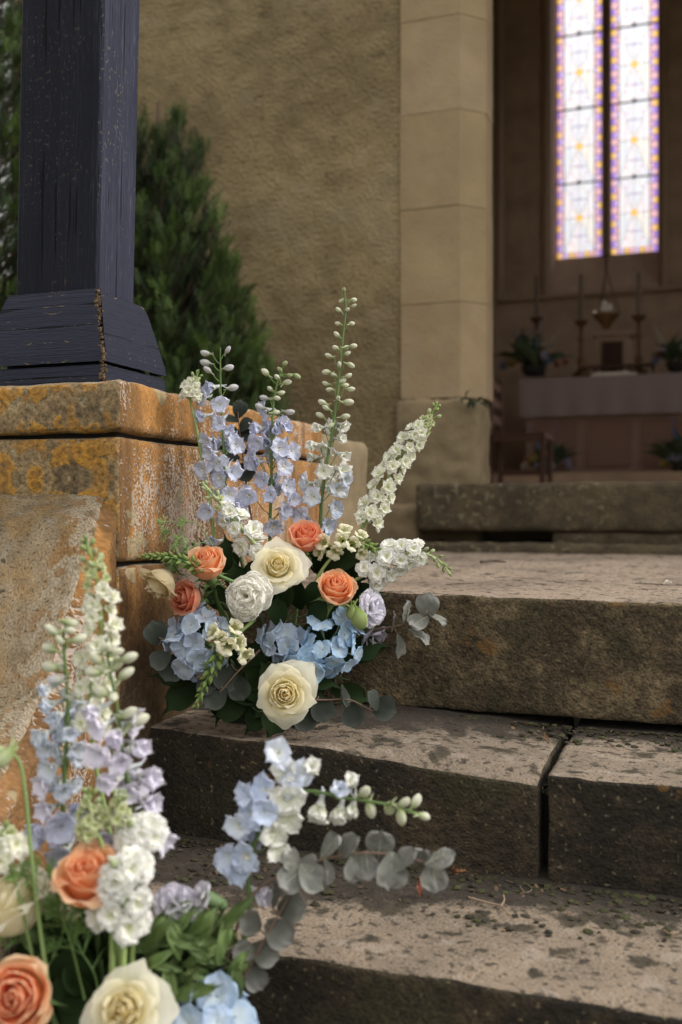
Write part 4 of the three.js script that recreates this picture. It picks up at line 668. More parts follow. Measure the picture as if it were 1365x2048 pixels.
// A spike densely set with double florets, opening from below, with green buds at its tip.
function dense(label, category, group, pts, { name = 'larkspur', florets = LARK, tipFlorets = LARKG, n = 40, from = 0.15, to = 0.86, radius = 0.012, size = 1, tipBud = 'lime', buds = 8, stemCol = [0.26, 0.36, 0.12], r = (v) => mix(0.003, 0.0012, v), leafN = 0, taper = 0.35, faceK = 0.4, budSize = 0.75 } = {}) {
  const w = path(pts), t = thing(name, label, category, w[0], group), cv = stemOf(t, w, r, stemCol), ped = new MB(), tmp = V(0, 1, 0);
  const ring = (v, a, R) => { const T = cv.getTangent(v), N = V(0, 1, 0).cross(T).lengthSq() > 0.01 ? V(0, 1, 0).cross(T).normalize() : V(1, 0, 0), B = T.clone().cross(N).normalize(); return [cv.getPoint(v), N.multiplyScalar(Math.cos(a)).addScaledVector(B, Math.sin(a)), T]; };
  for (let i = 0; i < n; i++) {
    const k = i / Math.max(1, n - 1), v = mix(from, to, k), [c, d, T] = ring(v, i * 2.399 + rr(-0.3, 0.3)), R = radius * mix(1, taper, k * k) * rr(0.85, 1.15);
    const g = k > 0.82 ? pick(tipFlorets) : pick(florets), o = mesh('floret', g, F.soft), dir = d.clone().addScaledVector(T, rr(-0.1, 0.35)).add(D(0, 0.05, faceK * rr(0.3, 1.2))).normalize();
    o.position.copy(c).addScaledVector(d, R); o.scale.setScalar(size * mix(1.05, 0.75, k * k) * rr(0.88, 1.12)); aim(o, dir); t.add(o); pedicel(ped, cv.getPoint(Math.max(0, v - 0.03)), o.position.clone().addScaledVector(dir, -0.006 * size), stemCol);
  }
  for (let i = 0; i < buds; i++) { const k = (i + 0.5) / buds, v = mix(to - 0.02, 1, k), [c, d, T] = ring(v, i * 2.399), o = bud(k > 0.45 ? tipBud : 'green', mix(0.75, 0.45, k) * budSize * size), dir = d.clone().addScaledVector(T, 0.7 + k).normalize(); o.position.copy(c).addScaledVector(d, mix(0.006, 0.001, k) * size); aim(o, dir); t.add(o); pedicel(ped, cv.getPoint(Math.max(0, v - 0.02)), o.position, stemCol); }
  for (let i = 0; i < leafN; i++) { const v = rr(0.02, from + 0.1), [c, d, T] = ring(v, rnd() * 6.28), o = mesh('leaf', pick(FRESH), F.leaf); o.position.copy(c); aimZ(o, d.addScaledVector(T, 0.5)); o.scale.setScalar(rr(0.6, 0.9)); t.add(o); }
  fine(t, 'pedicels', ped); return t;
}
const aimZ = (o, dir, up = null, roll = 0) => { const z = dir.clone().normalize(), u = (up || V(rr(-0.3, 0.3), 1, rr(-0.3, 0.3))).clone(); const x = u.cross(z).normalize(), y = z.clone().cross(x); o.quaternion.setFromRotationMatrix(new THREE.Matrix4().makeBasis(x, y, z)); if (roll) o.rotateZ(roll); return o; };
// A snapdragon: open florets low down, tight pointed buds to the tip.
const SNAPBUD = pool(2, () => { const mb = new MB(); mb.sheet(7, 6, (u, v) => { const t = u * 6.283, r = [0.0012, 0.0030, 0.0038, 0.0036, 0.0028, 0.0015, 0.0002][Math.round(v * 6)]; return [r * Math.cos(t), 0.0135 * v, r * Math.sin(t) * 0.85]; }, (u, v) => mix3([0.17, 0.27, 0.07], [0.32, 0.41, 0.14], v)); return mb.build(); });
function snapdragon(label, group, pts, items, { buds = 26, from = 0.45, to = 1, budR = 0.006, stemCol = [0.17, 0.26, 0.08], bs = 1 } = {}) {
  const w = path(pts), t = thing('snapdragon', label, 'snapdragon', w[0], group), cv = stemOf(t, w, (v) => mix(0.003, 0.001, v), stemCol), ped = new MB();
  for (const [x, y, sz, r, u, f, d = pts[0][2]] of items) { const o = mesh('floret', pick(SNAP), F.soft); o.position.copy(P(x, y, d).sub(t.position)); aim(o, D(r, u, f), rr(-0.5, 0.5)); o.position.addScaledVector(D(r, u, f), -0.014 * sz); o.scale.setScalar(sz); t.add(o); let b = 0, bd = 9; for (let i = 0; i <= 40; i++) { const e = cv.getPoint(i / 40).distanceTo(o.position); if (e < bd) { bd = e; b = i / 40; } } pedicel(ped, cv.getPoint(b), o.position, stemCol, 0.0013); }
  for (let i = 0; i < buds; i++) { const k = i / (buds - 1), v = mix(from, to, k), T = cv.getTangent(Math.min(v, 0.999)), N = V(0.3, 1, 0.2).cross(T).normalize(), B = T.clone().cross(N), a = i * 2.399, d = N.multiplyScalar(Math.cos(a)).addScaledVector(B, Math.sin(a)), o = mesh('bud', pick(SNAPBUD), F.soft); o.position.copy(cv.getPoint(v)).addScaledVector(d, mix(budR * 0.5, 0.0008, k)); o.scale.setScalar(mix(1.05, 0.42, k) * bs); aim(o, d.clone().multiplyScalar(mix(1, 0.6, k)).addScaledVector(T, 0.55 + 0.5 * k)); t.add(o); }
  if (items.length) fine(t, 'pedicels', ped); return t;
}
// A hydrangea head: florets of four petals over part of a ball
function hydrangea(label, group, at, dir, { R = 0.045, n = 24, kind = 'blue', cone = 1.5, size = 1, squash = [1, 1, 1], stemTo }) {
  const t = thing('hydrangea', label, 'hydrangea', at, group), q = new THREE.Quaternion().setFromUnitVectors(V(0, 1, 0), dir), tw = new MB();
  for (let i = 0; i < n; i++) {
    const ct = 1 - (1 - Math.cos(cone)) * (i + 0.5) / n, st = Math.sqrt(1 - ct * ct), a = i * 2.399 + rr(-0.2, 0.2), d = V(st * Math.cos(a) * squash[0], ct * squash[1], st * Math.sin(a) * squash[2]).applyQuaternion(q), pos = d.clone().multiplyScalar(R * rr(0.74, 1.12)), f = mesh('floret', hydEye, F.soft);
    f.position.copy(pos); aim(f, jig(d.normalize(), 0.5)); f.scale.setScalar(size * rr(0.8, 1.12));
    for (let j = 0; j < 4; j++) { const p = mesh('petal', pick(HYD[kind]), F.blue); p.rotation.set(rr(-0.22, 0.12), j * 1.5708 + rr(-0.1, 0.1), 0, 'YXZ'); p.position.y = (j & 1) * 0.0006; f.add(p); }
    t.add(f); pedicel(tw, V(0, 0, 0).addScaledVector(d, R * 0.2), pos.multiplyScalar(0.97), [0.22, 0.30, 0.16], 0.0009);
  }
  fine(t, 'pedicels', tw); if (stemTo) t.add(mesh('stem', new MB().tube([V(0, 0, 0), stemTo.clone().sub(at).multiplyScalar(0.5), stemTo.clone().sub(at)], 0.004, [0.1, 0.16, 0.06], 8, 7).build(), F.stem)); return t;
}
// A ruffled head of many fringed petals: carnation or lisianthus
function ruffled(name, label, category, group, at, dir, { R = 0.036, n = 44, c0, c1, ce, fr = 0.06, stemTo, flat = 0.9, wide = 1, big = 1, ser = 0.02 }) {
  const t = thing(name, label, category, at, group), head = new THREE.Group(); head.name = 'bloom'; aim(head, dir); t.add(head);
  for (let i = 0; i < n; i++) { const k = i / (n - 1), el = mix(84, 4, Math.pow(k, 0.75)) + rr(-7, 7), L = R * mix(0.84, 1.0, k) * big * rr(0.93, 1.05); const p = mesh('petal', petalGeo({ L, w: L * rr(0.95, 1.15) * wide, a0: mix(86, 40, k), a1: el + 4, a2: el - rr(5, 40), cup: rr(-0.06, 0.06), round: rr(0.0, 0.06), base: 0.10, wave: 0.12, fr: fr * rr(0.7, 1.3), ser, nu: 28, nv: 9, c0, c1, ce, s: Math.floor(rnd() * 500) }), F.frill); p.rotation.y = i * 2.399 + rr(-0.3, 0.3); head.add(p); }
  head.add(mesh('calyx', new MB().lathe([[0.002, -0.026], [0.006, -0.022], [0.0075, -0.008], [0.008, 0.004]], [0.12, 0.19, 0.08], null, 10).build(), F.stem));
  if (stemTo) { const A = dir.clone().multiplyScalar(-0.024), B = stemTo.clone().sub(at); t.add(mesh('stem', new MB().tube([A, A.clone().lerp(B, 0.5).addScaledVector(dir, -0.012), B], 0.0026, [0.12, 0.18, 0.08], 10, 6).build(), F.stem)); }
  return t;
}
// A twig with leaves set one by one. leaves: [x, y, size, right, up, towards, depth shift, roll] gives the way each blade runs
function sprig(label, category, group, pts, leaves, { geos = EUC, mat = geos === EUCD ? F.dark : F.glaucous, half = 0.0165, stemCol = [0.16, 0.10, 0.07], r = (v) => mix(0.0019, 0.0008, v) } = {}) {
  const w = path(pts), t = thing(category === 'eucalyptus' ? 'eucalyptus_sprig' : 'leafy_stem', label, category, w[0], group), cv = stemOf(t, w, r, stemCol), ped = new MB();
  for (const [x, y, sz, rt, up, to, dd = 0, nr = 0, nu = 0.3, nt = 1] of leaves) {
    let b = 0, bd = 9; const dpt = pts.reduce((m, q) => (Math.hypot(q[0] - x, q[1] - y) < Math.hypot(m[0] - x, m[1] - y) ? q : m))[2], o = mesh('leaf', pick(geos), mat), dir = D(rt, up, to);
    o.position.copy(P(x, y, dpt - dd).sub(t.position)).addScaledVector(dir, -half * sz); for (let i = 0; i <= 40; i++) { const e = cv.getPoint(i / 40).distanceTo(o.position); if (e < bd) { bd = e; b = i / 40; } }
    o.scale.setScalar(sz); aimZ(o, dir, D(nr + rr(-0.1, 0.1), nu, nt)); t.add(o); pedicel(ped, cv.getPoint(b), o.position, stemCol, 0.0009);
  }
  fine(t, 'petioles', ped); return t;
}

// ------------------------------------------------------------------ the arrangement on the step, in focus
const CREAM = { heart: [0.95, 0.84, 0.46], body: [0.92, 0.85, 0.58], outer: [0.92, 0.88, 0.72], rim: [0.93, 0.91, 0.80], back: [0.86, 0.86, 0.58] };
const PEACH = { heart: [0.92, 0.36, 0.11], body: [0.93, 0.44, 0.17], outer: [0.92, 0.56, 0.33], rim: [0.92, 0.68, 0.48], back: [0.88, 0.70, 0.48] };
const CORAL = { heart: [0.88, 0.27, 0.10], body: [0.90, 0.36, 0.18], outer: [0.90, 0.46, 0.29], rim: [0.86, 0.46, 0.30], back: [0.82, 0.52, 0.34] };
const FOAM = W(-0.645, -0.31, 1.53), GA = 'flowers of the arrangement on the middle step';
{
  const t = thing('flower_tray', 'dark green tray of floral foam under the flowers on the step', 'tray', W(-0.645, -0.345, 1.53));
  part('tray', boxUVi(new MB().box(-0.07, 0.07, 0.0, 0.022, -0.06, 0.06).build()), std({ color: lin(0.012, 0.016, 0.012), roughness: 0.6 }), t);
  part('foam', boxUVi(new MB().box(-0.055, 0.055, 0.023, 0.07, -0.05, 0.05).build()), std({ color: lin(0.016, 0.03, 0.014), roughness: 1 }), t);
}
spike('blue delphinium with nodding lilac buds, leftmost tall spike on the step', 'delphinium', null, [[500, 1180, 1.58], [475, 1090, 1.59], [452, 980, 1.60], [447, 880, 1.60], [442, 780, 1.60], [441, 695, 1.60]],
  [['b', 413, 706, 1.05, 0, 'lilac'], ['b', 455, 700, 1.0, 0, 'lilac'], ['b', 414, 725, 1.1, 0, 'lilac'], ['b', 416, 741, 1.0, 0, 'lilac'], ['b', 455, 735, 0.95, 0, 'lilac'], ['b', 464, 776, 1.1, 0, 'lilac'], ['o', 426, 775, 0.95], ['f', 441, 810, 0.95, 0.01], ['f', 407, 794, 0.9], ['o', 407, 832, 0.95], ['f', 440, 847, 0.85, 0.01], ['f', 416, 881, 0.9], ['f', 472, 889, 0.9], ['f', 423, 906, 0.95], ['f', 438, 925, 0.95, 0.008], ['f', 464, 945, 1.0], ['f', 406, 938, 0.95], ['f', 440, 955, 0.95], ['f', 420, 1022, 1.05], ['f', 458, 990, 0.9], ['f', 431, 1085, 0.95, 0, 'lavender'], ['f', 452, 1040, 0.9, 0, 'lavender']], { kind: 'lavender', size: 1.22, fill: 14, fillFrom: 0.3, fillTo: 0.7 });
spike('lavender delphinium with a crook of green buds, second tall spike on the step', 'delphinium', null, [[548, 1190, 1.62], [540, 1080, 1.64], [543, 970, 1.64], [544, 860, 1.64], [549, 795, 1.64], [559, 752, 1.64], [570, 722, 1.64]],
  [['b', 570, 728, 0.75, 0, 'green'], ['b', 560, 740, 0.8, 0, 'green'], ['b', 532, 747, 1.0], ['b', 592, 752, 0.85, 0, 'green'], ['b', 556, 756, 0.8], ['b', 579, 750, 0.8, 0, 'green'], ['b', 573, 765, 1.0], ['b', 541, 778, 0.85], ['b', 561, 785, 0.9], ['b', 553, 797, 0.85], ['b', 529, 796, 1.1, 0, 'lilac'], ['b', 522, 814, 1.15, 0, 'lilac'], ['b', 551, 826, 1.0], ['b', 578, 823, 1.15, 0, 'lilac'], ['o', 518, 857, 1.05], ['o', 569, 853, 1.0], ['o', 548, 866, 0.8], ['f', 516, 884, 0.95], ['f', 559, 896, 0.95, 0.01], ['f', 583, 903, 0.95], ['f', 507, 919, 1.05], ['f', 566, 934, 0.95, 0.01], ['f', 527, 960, 1.0], ['f', 500, 990, 1.2, 0.01], ['f', 542, 990, 0.9, 0.012], ['f', 574, 972, 1.0], ['f', 568, 1020, 0.95], ['f', 548, 1052, 1.0], ['f', 514, 925, 0.9], ['f', 586, 1000, 0.8]], { kind: 'lavender', size: 1.22, fill: 15, fillFrom: 0.3, fillTo: 0.66 });
spike('tallest delphinium, white buds all the way up and pale florets below', 'delphinium', null, [[640, 1180, 1.63], [641, 1040, 1.65], [648, 965, 1.65], [663, 874, 1.65], [674, 798, 1.65], [681, 730, 1.65], [688, 658, 1.65], [692, 615, 1.65], [688, 577, 1.65]],
  [['b', 688, 580, 0.7, 0, 'green'], ['b', 686, 601, 0.75], ['b', 706, 600, 0.7], ['b', 708, 611, 0.7], ['b', 679, 620, 0.75], ['b', 694, 619, 0.6], ['b', 677, 647, 0.8], ['b', 703, 648, 0.8], ['b', 675, 671, 0.9], ['b', 673, 697, 0.75], ['b', 691, 695, 0.75], ['b', 706, 692, 0.85], ['b', 694, 707, 0.75], ['b', 659, 712, 0.9], ['b', 679, 731, 0.8], ['b', 700, 730, 0.95], ['b', 655, 745, 0.9], ['b', 669, 750, 0.75], ['b', 696, 751, 0.9], ['b', 653, 767, 0.9], ['b', 661, 779, 0.8], ['b', 682, 763, 0.95], ['b', 689, 770, 0.8], ['b', 701, 778, 1.0], ['b', 647, 806, 1.0], ['b', 654, 816, 0.9], ['b', 676, 798, 0.9], ['b', 694, 805, 1.15], ['b', 642, 832, 1.1], ['b', 663, 850, 0.95], ['o', 640, 855, 0.85], ['b', 690, 834, 1.1], ['o', 687, 850, 0.85], ['o', 679, 877, 0.9], ['o', 630, 890, 1.0], ['o', 628, 914, 0.9], ['o', 684, 910, 1.0], ['f', 648, 942, 0.95, 0.008, 'white'], ['f', 683, 941, 1.05, 0, 'white'], ['f', 677, 976, 1.1, 0.004, 'pale'], ['f', 613, 966, 1.0, 0, 'pale'], ['f', 629, 994, 1.15, 0.01, 'pale'], ['f', 670, 1017, 1.1, 0, 'sky'], ['f', 603, 1033, 1.1, 0, 'lavender'], ['f', 655, 1052, 1.0, 0, 'sky'], ['f', 624, 1050, 1.0, 0, 'lavender'], ['f', 690, 960, 0.9, 0, 'pale']], { kind: 'white', size: 1.16, fill: 8, fillFrom: 0.2, fillTo: 0.42 });
dense('slim white larkspur peeping out left of the blue delphinium', 'larkspur', null, [[440, 1150, 1.60], [412, 960, 1.60], [392, 850, 1.59], [381, 790, 1.585], [398, 743, 1.58]], { n: 13, from: 0.72, to: 0.92, radius: 0.010, buds: 5, faceK: 0.6 });
dense('white larkspur leaning right with a green budded tip, on the step', 'larkspur', null, [[660, 1160, 1.60], [712, 1075, 1.60], [745, 1020, 1.60], [790, 930, 1.60], [830, 872, 1.60], [860, 838, 1.60], [875, 808, 1.60]], { n: 44, from: 0.26, to: 0.84, radius: 0.0145, size: 1.2, buds: 9, taper: 0.5, faceK: 0.5 });
dense('white stock leaning left with pale buds at its tip', 'stock', null, [[545, 1150, 1.57], [510, 1090, 1.56], [470, 1040, 1.555], [435, 1000, 1.55], [405, 965, 1.55]], { name: 'stock', florets: STOCK, tipFlorets: LARKG, n: 12, from: 0.2, to: 0.74, radius: 0.017, size: 1.12, buds: 8, tipBud: 'green', budSize: 0.9, stemCol: [0.34, 0.42, 0.20], faceK: 0.7, r: (v) => mix(0.0042, 0.0018, v) });
dense('white stock reaching right over the landing, green buds at its end', 'stock', null, [[640, 1190, 1.57], [700, 1165, 1.56], [760, 1135, 1.555], [820, 1105, 1.55], [870, 1115, 1.55], [902, 1148, 1.55]], { name: 'stock', florets: STOCK, tipFlorets: STOCK, n: 21, from: 0.30, to: 0.68, radius: 0.019, size: 1.12, buds: 14, tipBud: 'lime', budSize: 0.8, stemCol: [0.34, 0.42, 0.18], faceK: 0.7, taper: 0.75 });
snapdragon('cream snapdragon with a green tip pointing right above the peach rose', null, [[610, 1200, 1.56], [660, 1120, 1.55], [710, 1085, 1.545], [745, 1095, 1.54], [780, 1112, 1.54]], [[648, 1085, 1.15, -0.5, 0.3, 0.8, 1.545], [672, 1102, 1.1, -0.1, -0.5, 0.9, 1.54], [690, 1062, 1.1, 0.1, 0.8, 0.6, 1.55], [706, 1088, 1.05, 0.2, 0.1, 1, 1.535], [684, 1080, 1.0, -0.2, 0.2, 1, 1.535], [722, 1072, 0.95, 0.3, 0.7, 0.6, 1.545], [724, 1106, 0.9, 0.2, -0.6, 0.8, 1.54], [640, 1105, 0.95, -0.7, -0.2, 0.7, 1.55]], { from: 0.52, buds: 24, budR: 0.008, stemCol: [0.3, 0.38, 0.13] });
snapdragon('cream snapdragon hanging down at the left, green tip lowest', null, [[510, 1240, 1.54], [480, 1265, 1.50], [440, 1300, 1.48], [418, 1350, 1.48], [393, 1410, 1.48]], [[428, 1266, 1.25, -0.6, 0.5, 0.7, 1.475], [455, 1290, 1.3, 0.0, -0.2, 1, 1.465], [470, 1255, 1.1, 0.5, 0.5, 0.7, 1.48], [490, 1308, 1.2, 0.6, -0.5, 0.7, 1.475], [445, 1278, 1.0, -0.2, 0.4, 0.9, 1.47], [478, 1284, 1.0, 0.6, 0, 0.8, 1.475]], { from: 0.36, buds: 36, budR: 0.010, bs: 1.45 });
snapdragon('green budded snapdragon tip pointing left under the ochre wall', null, [[470, 1165, 1.50], [400, 1135, 1.475], [340, 1115, 1.465], [284, 1112, 1.46]], [], { from: 0.3, buds: 40, budR: 0.008, stemCol: [0.10, 0.18, 0.05] });

rose('large open cream rose at the heart of the step arrangement', P(555, 1140, 1.53), D(0.08, 0.42, 0.9), { R: 0.0345, H: 0.042, open: 0.9, n: 20, ...CREAM, point: 0.12, stemTo: FOAM, spin: 0.7, outerN: 7 });
rose('peach rose half open, left of the large cream rose', P(421, 1152, 1.505), D(-0.12, 0.75, 0.62), { R: 0.031, H: 0.056, open: 0.14, n: 20, ...PEACH, point: 0.10, stemTo: FOAM, spin: 1.2 });
rose('coral rose behind the large cream rose, tallest of the roses', P(610, 1098, 1.57), D(0.12, 0.78, 0.6), { R: 0.028, H: 0.052, open: 0.18, n: 20, ...CORAL, point: 0.08, stemTo: FOAM, spin: 2.2 });
rose('peach rose at the right, above the blue hydrangea', P(667, 1193, 1.515), D(0.18, 0.62, 0.74), { R: 0.032, H: 0.050, open: 0.2, n: 20, ...PEACH, point: 0.08, stemTo: FOAM, spin: 0.2 });
rose('dusky coral rose half hidden below the left peach rose', P(392, 1200, 1.515), D(-0.5, 0.15, 0.6), { R: 0.030, H: 0.046, open: 0.3, n: 16, heart: [0.78, 0.27, 0.14], body: [0.80, 0.33, 0.20], outer: [0.80, 0.38, 0.25], rim: [0.82, 0.46, 0.33], stemTo: FOAM });
rose('cream rose seen from the side, hanging against the ochre wall', P(335, 1148, 1.475), D(-0.45, -0.62, 0.35), { R: 0.029, H: 0.046, open: 0.5, n: 16, heart: [0.70, 0.60, 0.34], body: [0.68, 0.58, 0.36], outer: [0.66, 0.57, 0.38], rim: [0.70, 0.62, 0.44], point: 0.24, stemTo: FOAM });
rose('large cream rose with pointed petals, lowest in the step arrangement', P(571, 1388, 1.475), D(0.03, 0.16, 0.98), { R: 0.038, H: 0.038, open: 1.0, n: 20, ...CREAM, outer: [0.89, 0.83, 0.62], point: 0.11, stemTo: FOAM, spin: 1.05, outerN: 7 });
ruffled('carnation', 'white carnation between the two cream and peach roses', 'carnation', null, P(501, 1194, 1.505), D(-0.22, 0.10, 0.96), { R: 0.040, n: 28, c0: [0.84, 0.84, 0.60], c1: [0.96, 0.94, 0.86], ce: [0.97, 0.96, 0.92], fr: 0.055, wide: 1.1, ser: 0.03, stemTo: FOAM });
ruffled('lisianthus', 'pale lilac lisianthus at the right edge of the arrangement', 'lisianthus', null, P(735, 1218, 1.54), D(0.72, 0.12, 0.62), { R: 0.033, n: 15, c0: [0.66, 0.70, 0.56], c1: [0.82, 0.80, 0.90], ce: [0.88, 0.86, 0.94], fr: 0.05, stemTo: FOAM, wide: 1.2, ser: 0.008 });
ruffled('lisianthus', 'lilac lisianthus drooping below the pale one, greyed by painted petal shade', 'lisianthus', null, P(742, 1262, 1.56), D(0.6, -0.6, 0.4), { R: 0.028, n: 9, c0: [0.36, 0.36, 0.34], c1: [0.46, 0.43, 0.50], ce: [0.50, 0.47, 0.55], fr: 0.05, stemTo: FOAM, wide: 1.2, ser: 0.008 });  // petal shading of the pale bloom painted as a darker second one
hydrangea('blue hydrangea head at the left, against the ochre wall', null, P(403, 1282, 1.52), D(-0.25, 0.10, 0.95), { R: 0.048, n: 22, kind: 'dusty', cone: 1.7, size: 0.95, stemTo: FOAM });
hydrangea('bright blue hydrangea head at the right of the lowest rose', null, P(655, 1290, 1.535), D(0.30, 0.12, 0.92), { R: 0.043, n: 18, kind: 'bright', cone: 1.6, size: 0.9, squash: [0.95, 1, 1.25], stemTo: FOAM });
hydrangea('small dusty blue hydrangea in the middle above the lowest rose', null, P(565, 1283, 1.545), D(-0.02, 0.05, 1), { R: 0.030, n: 8, kind: 'dusty', cone: 1.15, size: 0.95, squash: [1.4, 1, 0.8], stemTo: FOAM });
hydrangea('bright blue hydrangea florets just above the lowest cream rose', null, P(610, 1322, 1.525), D(0.0, 0.1, 1), { R: 0.026, n: 5, kind: 'bright', cone: 0.95, size: 0.82, squash: [1.3, 1, 0.8], stemTo: FOAM });
{
  const t = thing('lisianthus_bud', 'fat green lisianthus bud by the lilac flower', 'flower bud', P(700, 1215, 1.52));
  for (const [x, y, r, u, s] of [[722, 1246, 0.35, -0.9, 2.2], [706, 1232, 0.1, -0.8, 1.6]]) { const o = mesh('bud', pick(budGeo.lime), F.soft); o.position.copy(P(x, y, 1.50).sub(t.position)).addScaledVector(D(r, u, 0.3), -0.012 * s); aim(o, D(r, u, 0.3)); o.scale.set(s * 1.1, s, s * 1.1); t.add(o); }
  t.add(mesh('stem', new MB().tube([V(0, 0, 0), P(712, 1225, 1.505).sub(t.position), P(718, 1232, 1.50).sub(t.position)], 0.0016, [0.22, 0.32, 0.1], 8, 6).build(), F.stem));
}
const EC = 'eucalyptus';
sprig('dark eucalyptus sprig rising between the two blue delphiniums', EC, null, [[520, 1120, 1.62], [497, 1000, 1.655], [488, 925, 1.66], [480, 865, 1.66], [474, 800, 1.66]], [[478, 818, 0.95, 0.15, 0.9, 0.2, 0, 0.6, 0.2, 0.8], [462, 841, 0.85, -0.9, 0.15, 0.1, 0, 0.2, 0.9, 0.6], [492, 852, 0.9, 0.7, 0.6, 0.1, 0, -0.5, 0.5, 0.8], [466, 866, 0.85, -0.85, 0.3, 0.1, 0, 0.1, 0.9, 0.7], [490, 872, 1.0, 0.85, 0.1, 0.2, 0, 0, 0.5, 0.9], [463, 915, 0.85, -0.9, 0.1, 0.2, 0, 0, 0.6, 0.8], [490, 945, 1.1, 0.4, -0.8, 0.3, 0, 0.2, 0.3, 1]], { geos: EUCD });
sprig('silvery eucalyptus sprig standing out over the landing riser', EC, null, [[660, 1280, 1.55], [740, 1262, 1.55], [800, 1250, 1.55], [838, 1238, 1.55], [856, 1226, 1.55]], [[856, 1211, 1.32, 0.1, 0.95, 0.1, 0, -0.2, 0.1, 1], [838, 1243, 1.15, -0.6, -0.3, 0.3, 0.006, 0, 0.8, 0.8], [873, 1238, 1.09, 0.8, -0.55, 0.2, 0, 0.4, 0.85, 0.25], [815, 1226, 1.26, 0.15, 0.95, 0.2, 0, 0.95, -0.1, 0.35], [838, 1274, 1.26, 0.8, -0.6, 0.1, 0, 0.5, 0.8, 0.3], [796, 1293, 1.15, 0.02, -1, 0.1, 0, 0.9, 0, 0.55], [786, 1242, 1.03, 0.1, 1, 0, 0, 1, 0, 0.2]]);
sprig('shadowed eucalyptus sprig lying on the step right of the lowest rose', EC, null, [[590, 1400, 1.50], [650, 1400, 1.50], [700, 1400, 1.50], [742, 1420, 1.495]], [[645, 1418, 1.2, 0.3, -0.9, 0.3, 0, 0.2, 0.1, 1], [610, 1440, 1.1, 0.0, -0.9, 0.3, 0, 0.1, 0.2, 1], [686, 1392, 1.05, 0.1, -0.9, 0.3, 0, 0.95, 0.0, 0.4], [708, 1430, 1.15, 0.2, -0.9, 0.3, 0, -0.3, 0.2, 1], [745, 1402, 1.0, -0.5, 0.8, 0.2, 0.01, 0.6, 0.4, 0.5], [768, 1416, 1.25, 0.7, -0.2, 0.3, 0, 0, 0.2, 1]], { geos: EUCD });
sprig('pair of dim eucalyptus leaves at the left, low against the wall', EC, null, [[430, 1300, 1.53], [360, 1290, 1.50], [318, 1275, 1.485]], [[311, 1266, 1.2, -0.2, 0.9, 0.2, 0, 0.3, 0.1, 1], [345, 1335, 1.3, -0.4, -0.8, 0.2, 0, 0.2, 0.2, 1], [322, 1320, 1.0, -0.7, -0.4, 0.2, 0, 0.2, 0.4, 1]], { geos: EUCD });
sprig('grey eucalyptus leaves hanging below the left snapdragon', EC, null, [[520, 1300, 1.53], [470, 1350, 1.51], [440, 1385, 1.50]], [[452, 1355, 1.3, -0.3, -0.8, 0.2, 0, 0.5, 0.1, 0.9], [432, 1395, 1.3, -0.6, -0.6, 0.3, 0, 0, 0.5, 1], [480, 1375, 1.2, 0.3, -0.9, 0.2, 0, -0.2, 0.3, 1], [415, 1372, 1.0, -0.9, -0.2, 0.3, 0, 0, 0.5, 1]], { geos: EUCD });
// broad dark leaves that close the gaps
const LF = 'leafy stem';
const leafy = (label, pts, n, x0, x1, y0, y1, d, o = {}) => sprig(label, LF, null, pts, Array.from({ length: n }, () => { const x = rr(x0, x1), y = rr(y0, y1), cx = pts[0][0], cy = pts[0][1]; const L = Math.hypot(x - cx, y - cy) || 1; return [x, y, rr(0.75, 1.15), (x - cx) / L + rr(-0.3, 0.3) * (o.wild || 1), -(y - cy) / L * (o.wild ? 0.5 : 1) + rr(-0.3, 0.3) * (o.wild || 1), rr(0, 0.6) * (o.wild ? rr(-0.5, 2) : 1), pts[pts.length - 1][2] - d + rr(-0.02, 0.02), rr(-0.4, 0.4), rr(0.1, 0.6), 1]; }), { geos: DEEP, mat: F.dark, half: 0.031, stemCol: [0.05, 0.09, 0.03], ...o });
leafy('dark leafy stem at the middle of the step arrangement', [[580, 1300, 1.56], [578, 1250, 1.555], [575, 1215, 1.55]], 9, 530, 640, 1180, 1300, 1.55);
leafy('dark leafy stem low at the left of the step arrangement', [[470, 1330, 1.56], [430, 1340, 1.55], [400, 1345, 1.54]], 10, 350, 520, 1240, 1420, 1.55);
leafy('dark leafy stem low at the right of the step arrangement', [[600, 1340, 1.56], [650, 1350, 1.56], [700, 1360, 1.56]], 10, 580, 730, 1260, 1420, 1.57);
leafy('dark leafy stem under the lowest cream rose', [[560, 1390, 1.54], [540, 1410, 1.53], [520, 1425, 1.52]], 10, 450, 640, 1350, 1440, 1.53);
leafy('dark leafy stem behind the left peach rose', [[490, 1230, 1.58], [450, 1180, 1.57], [420, 1150, 1.565]], 8, 390, 520, 1110, 1230, 1.565);
leafy('dark leafy stem behind the right peach rose', [[620, 1230, 1.58], [650, 1180, 1.575], [680, 1140, 1.57]], 9, 600, 740, 1110, 1240, 1.575);
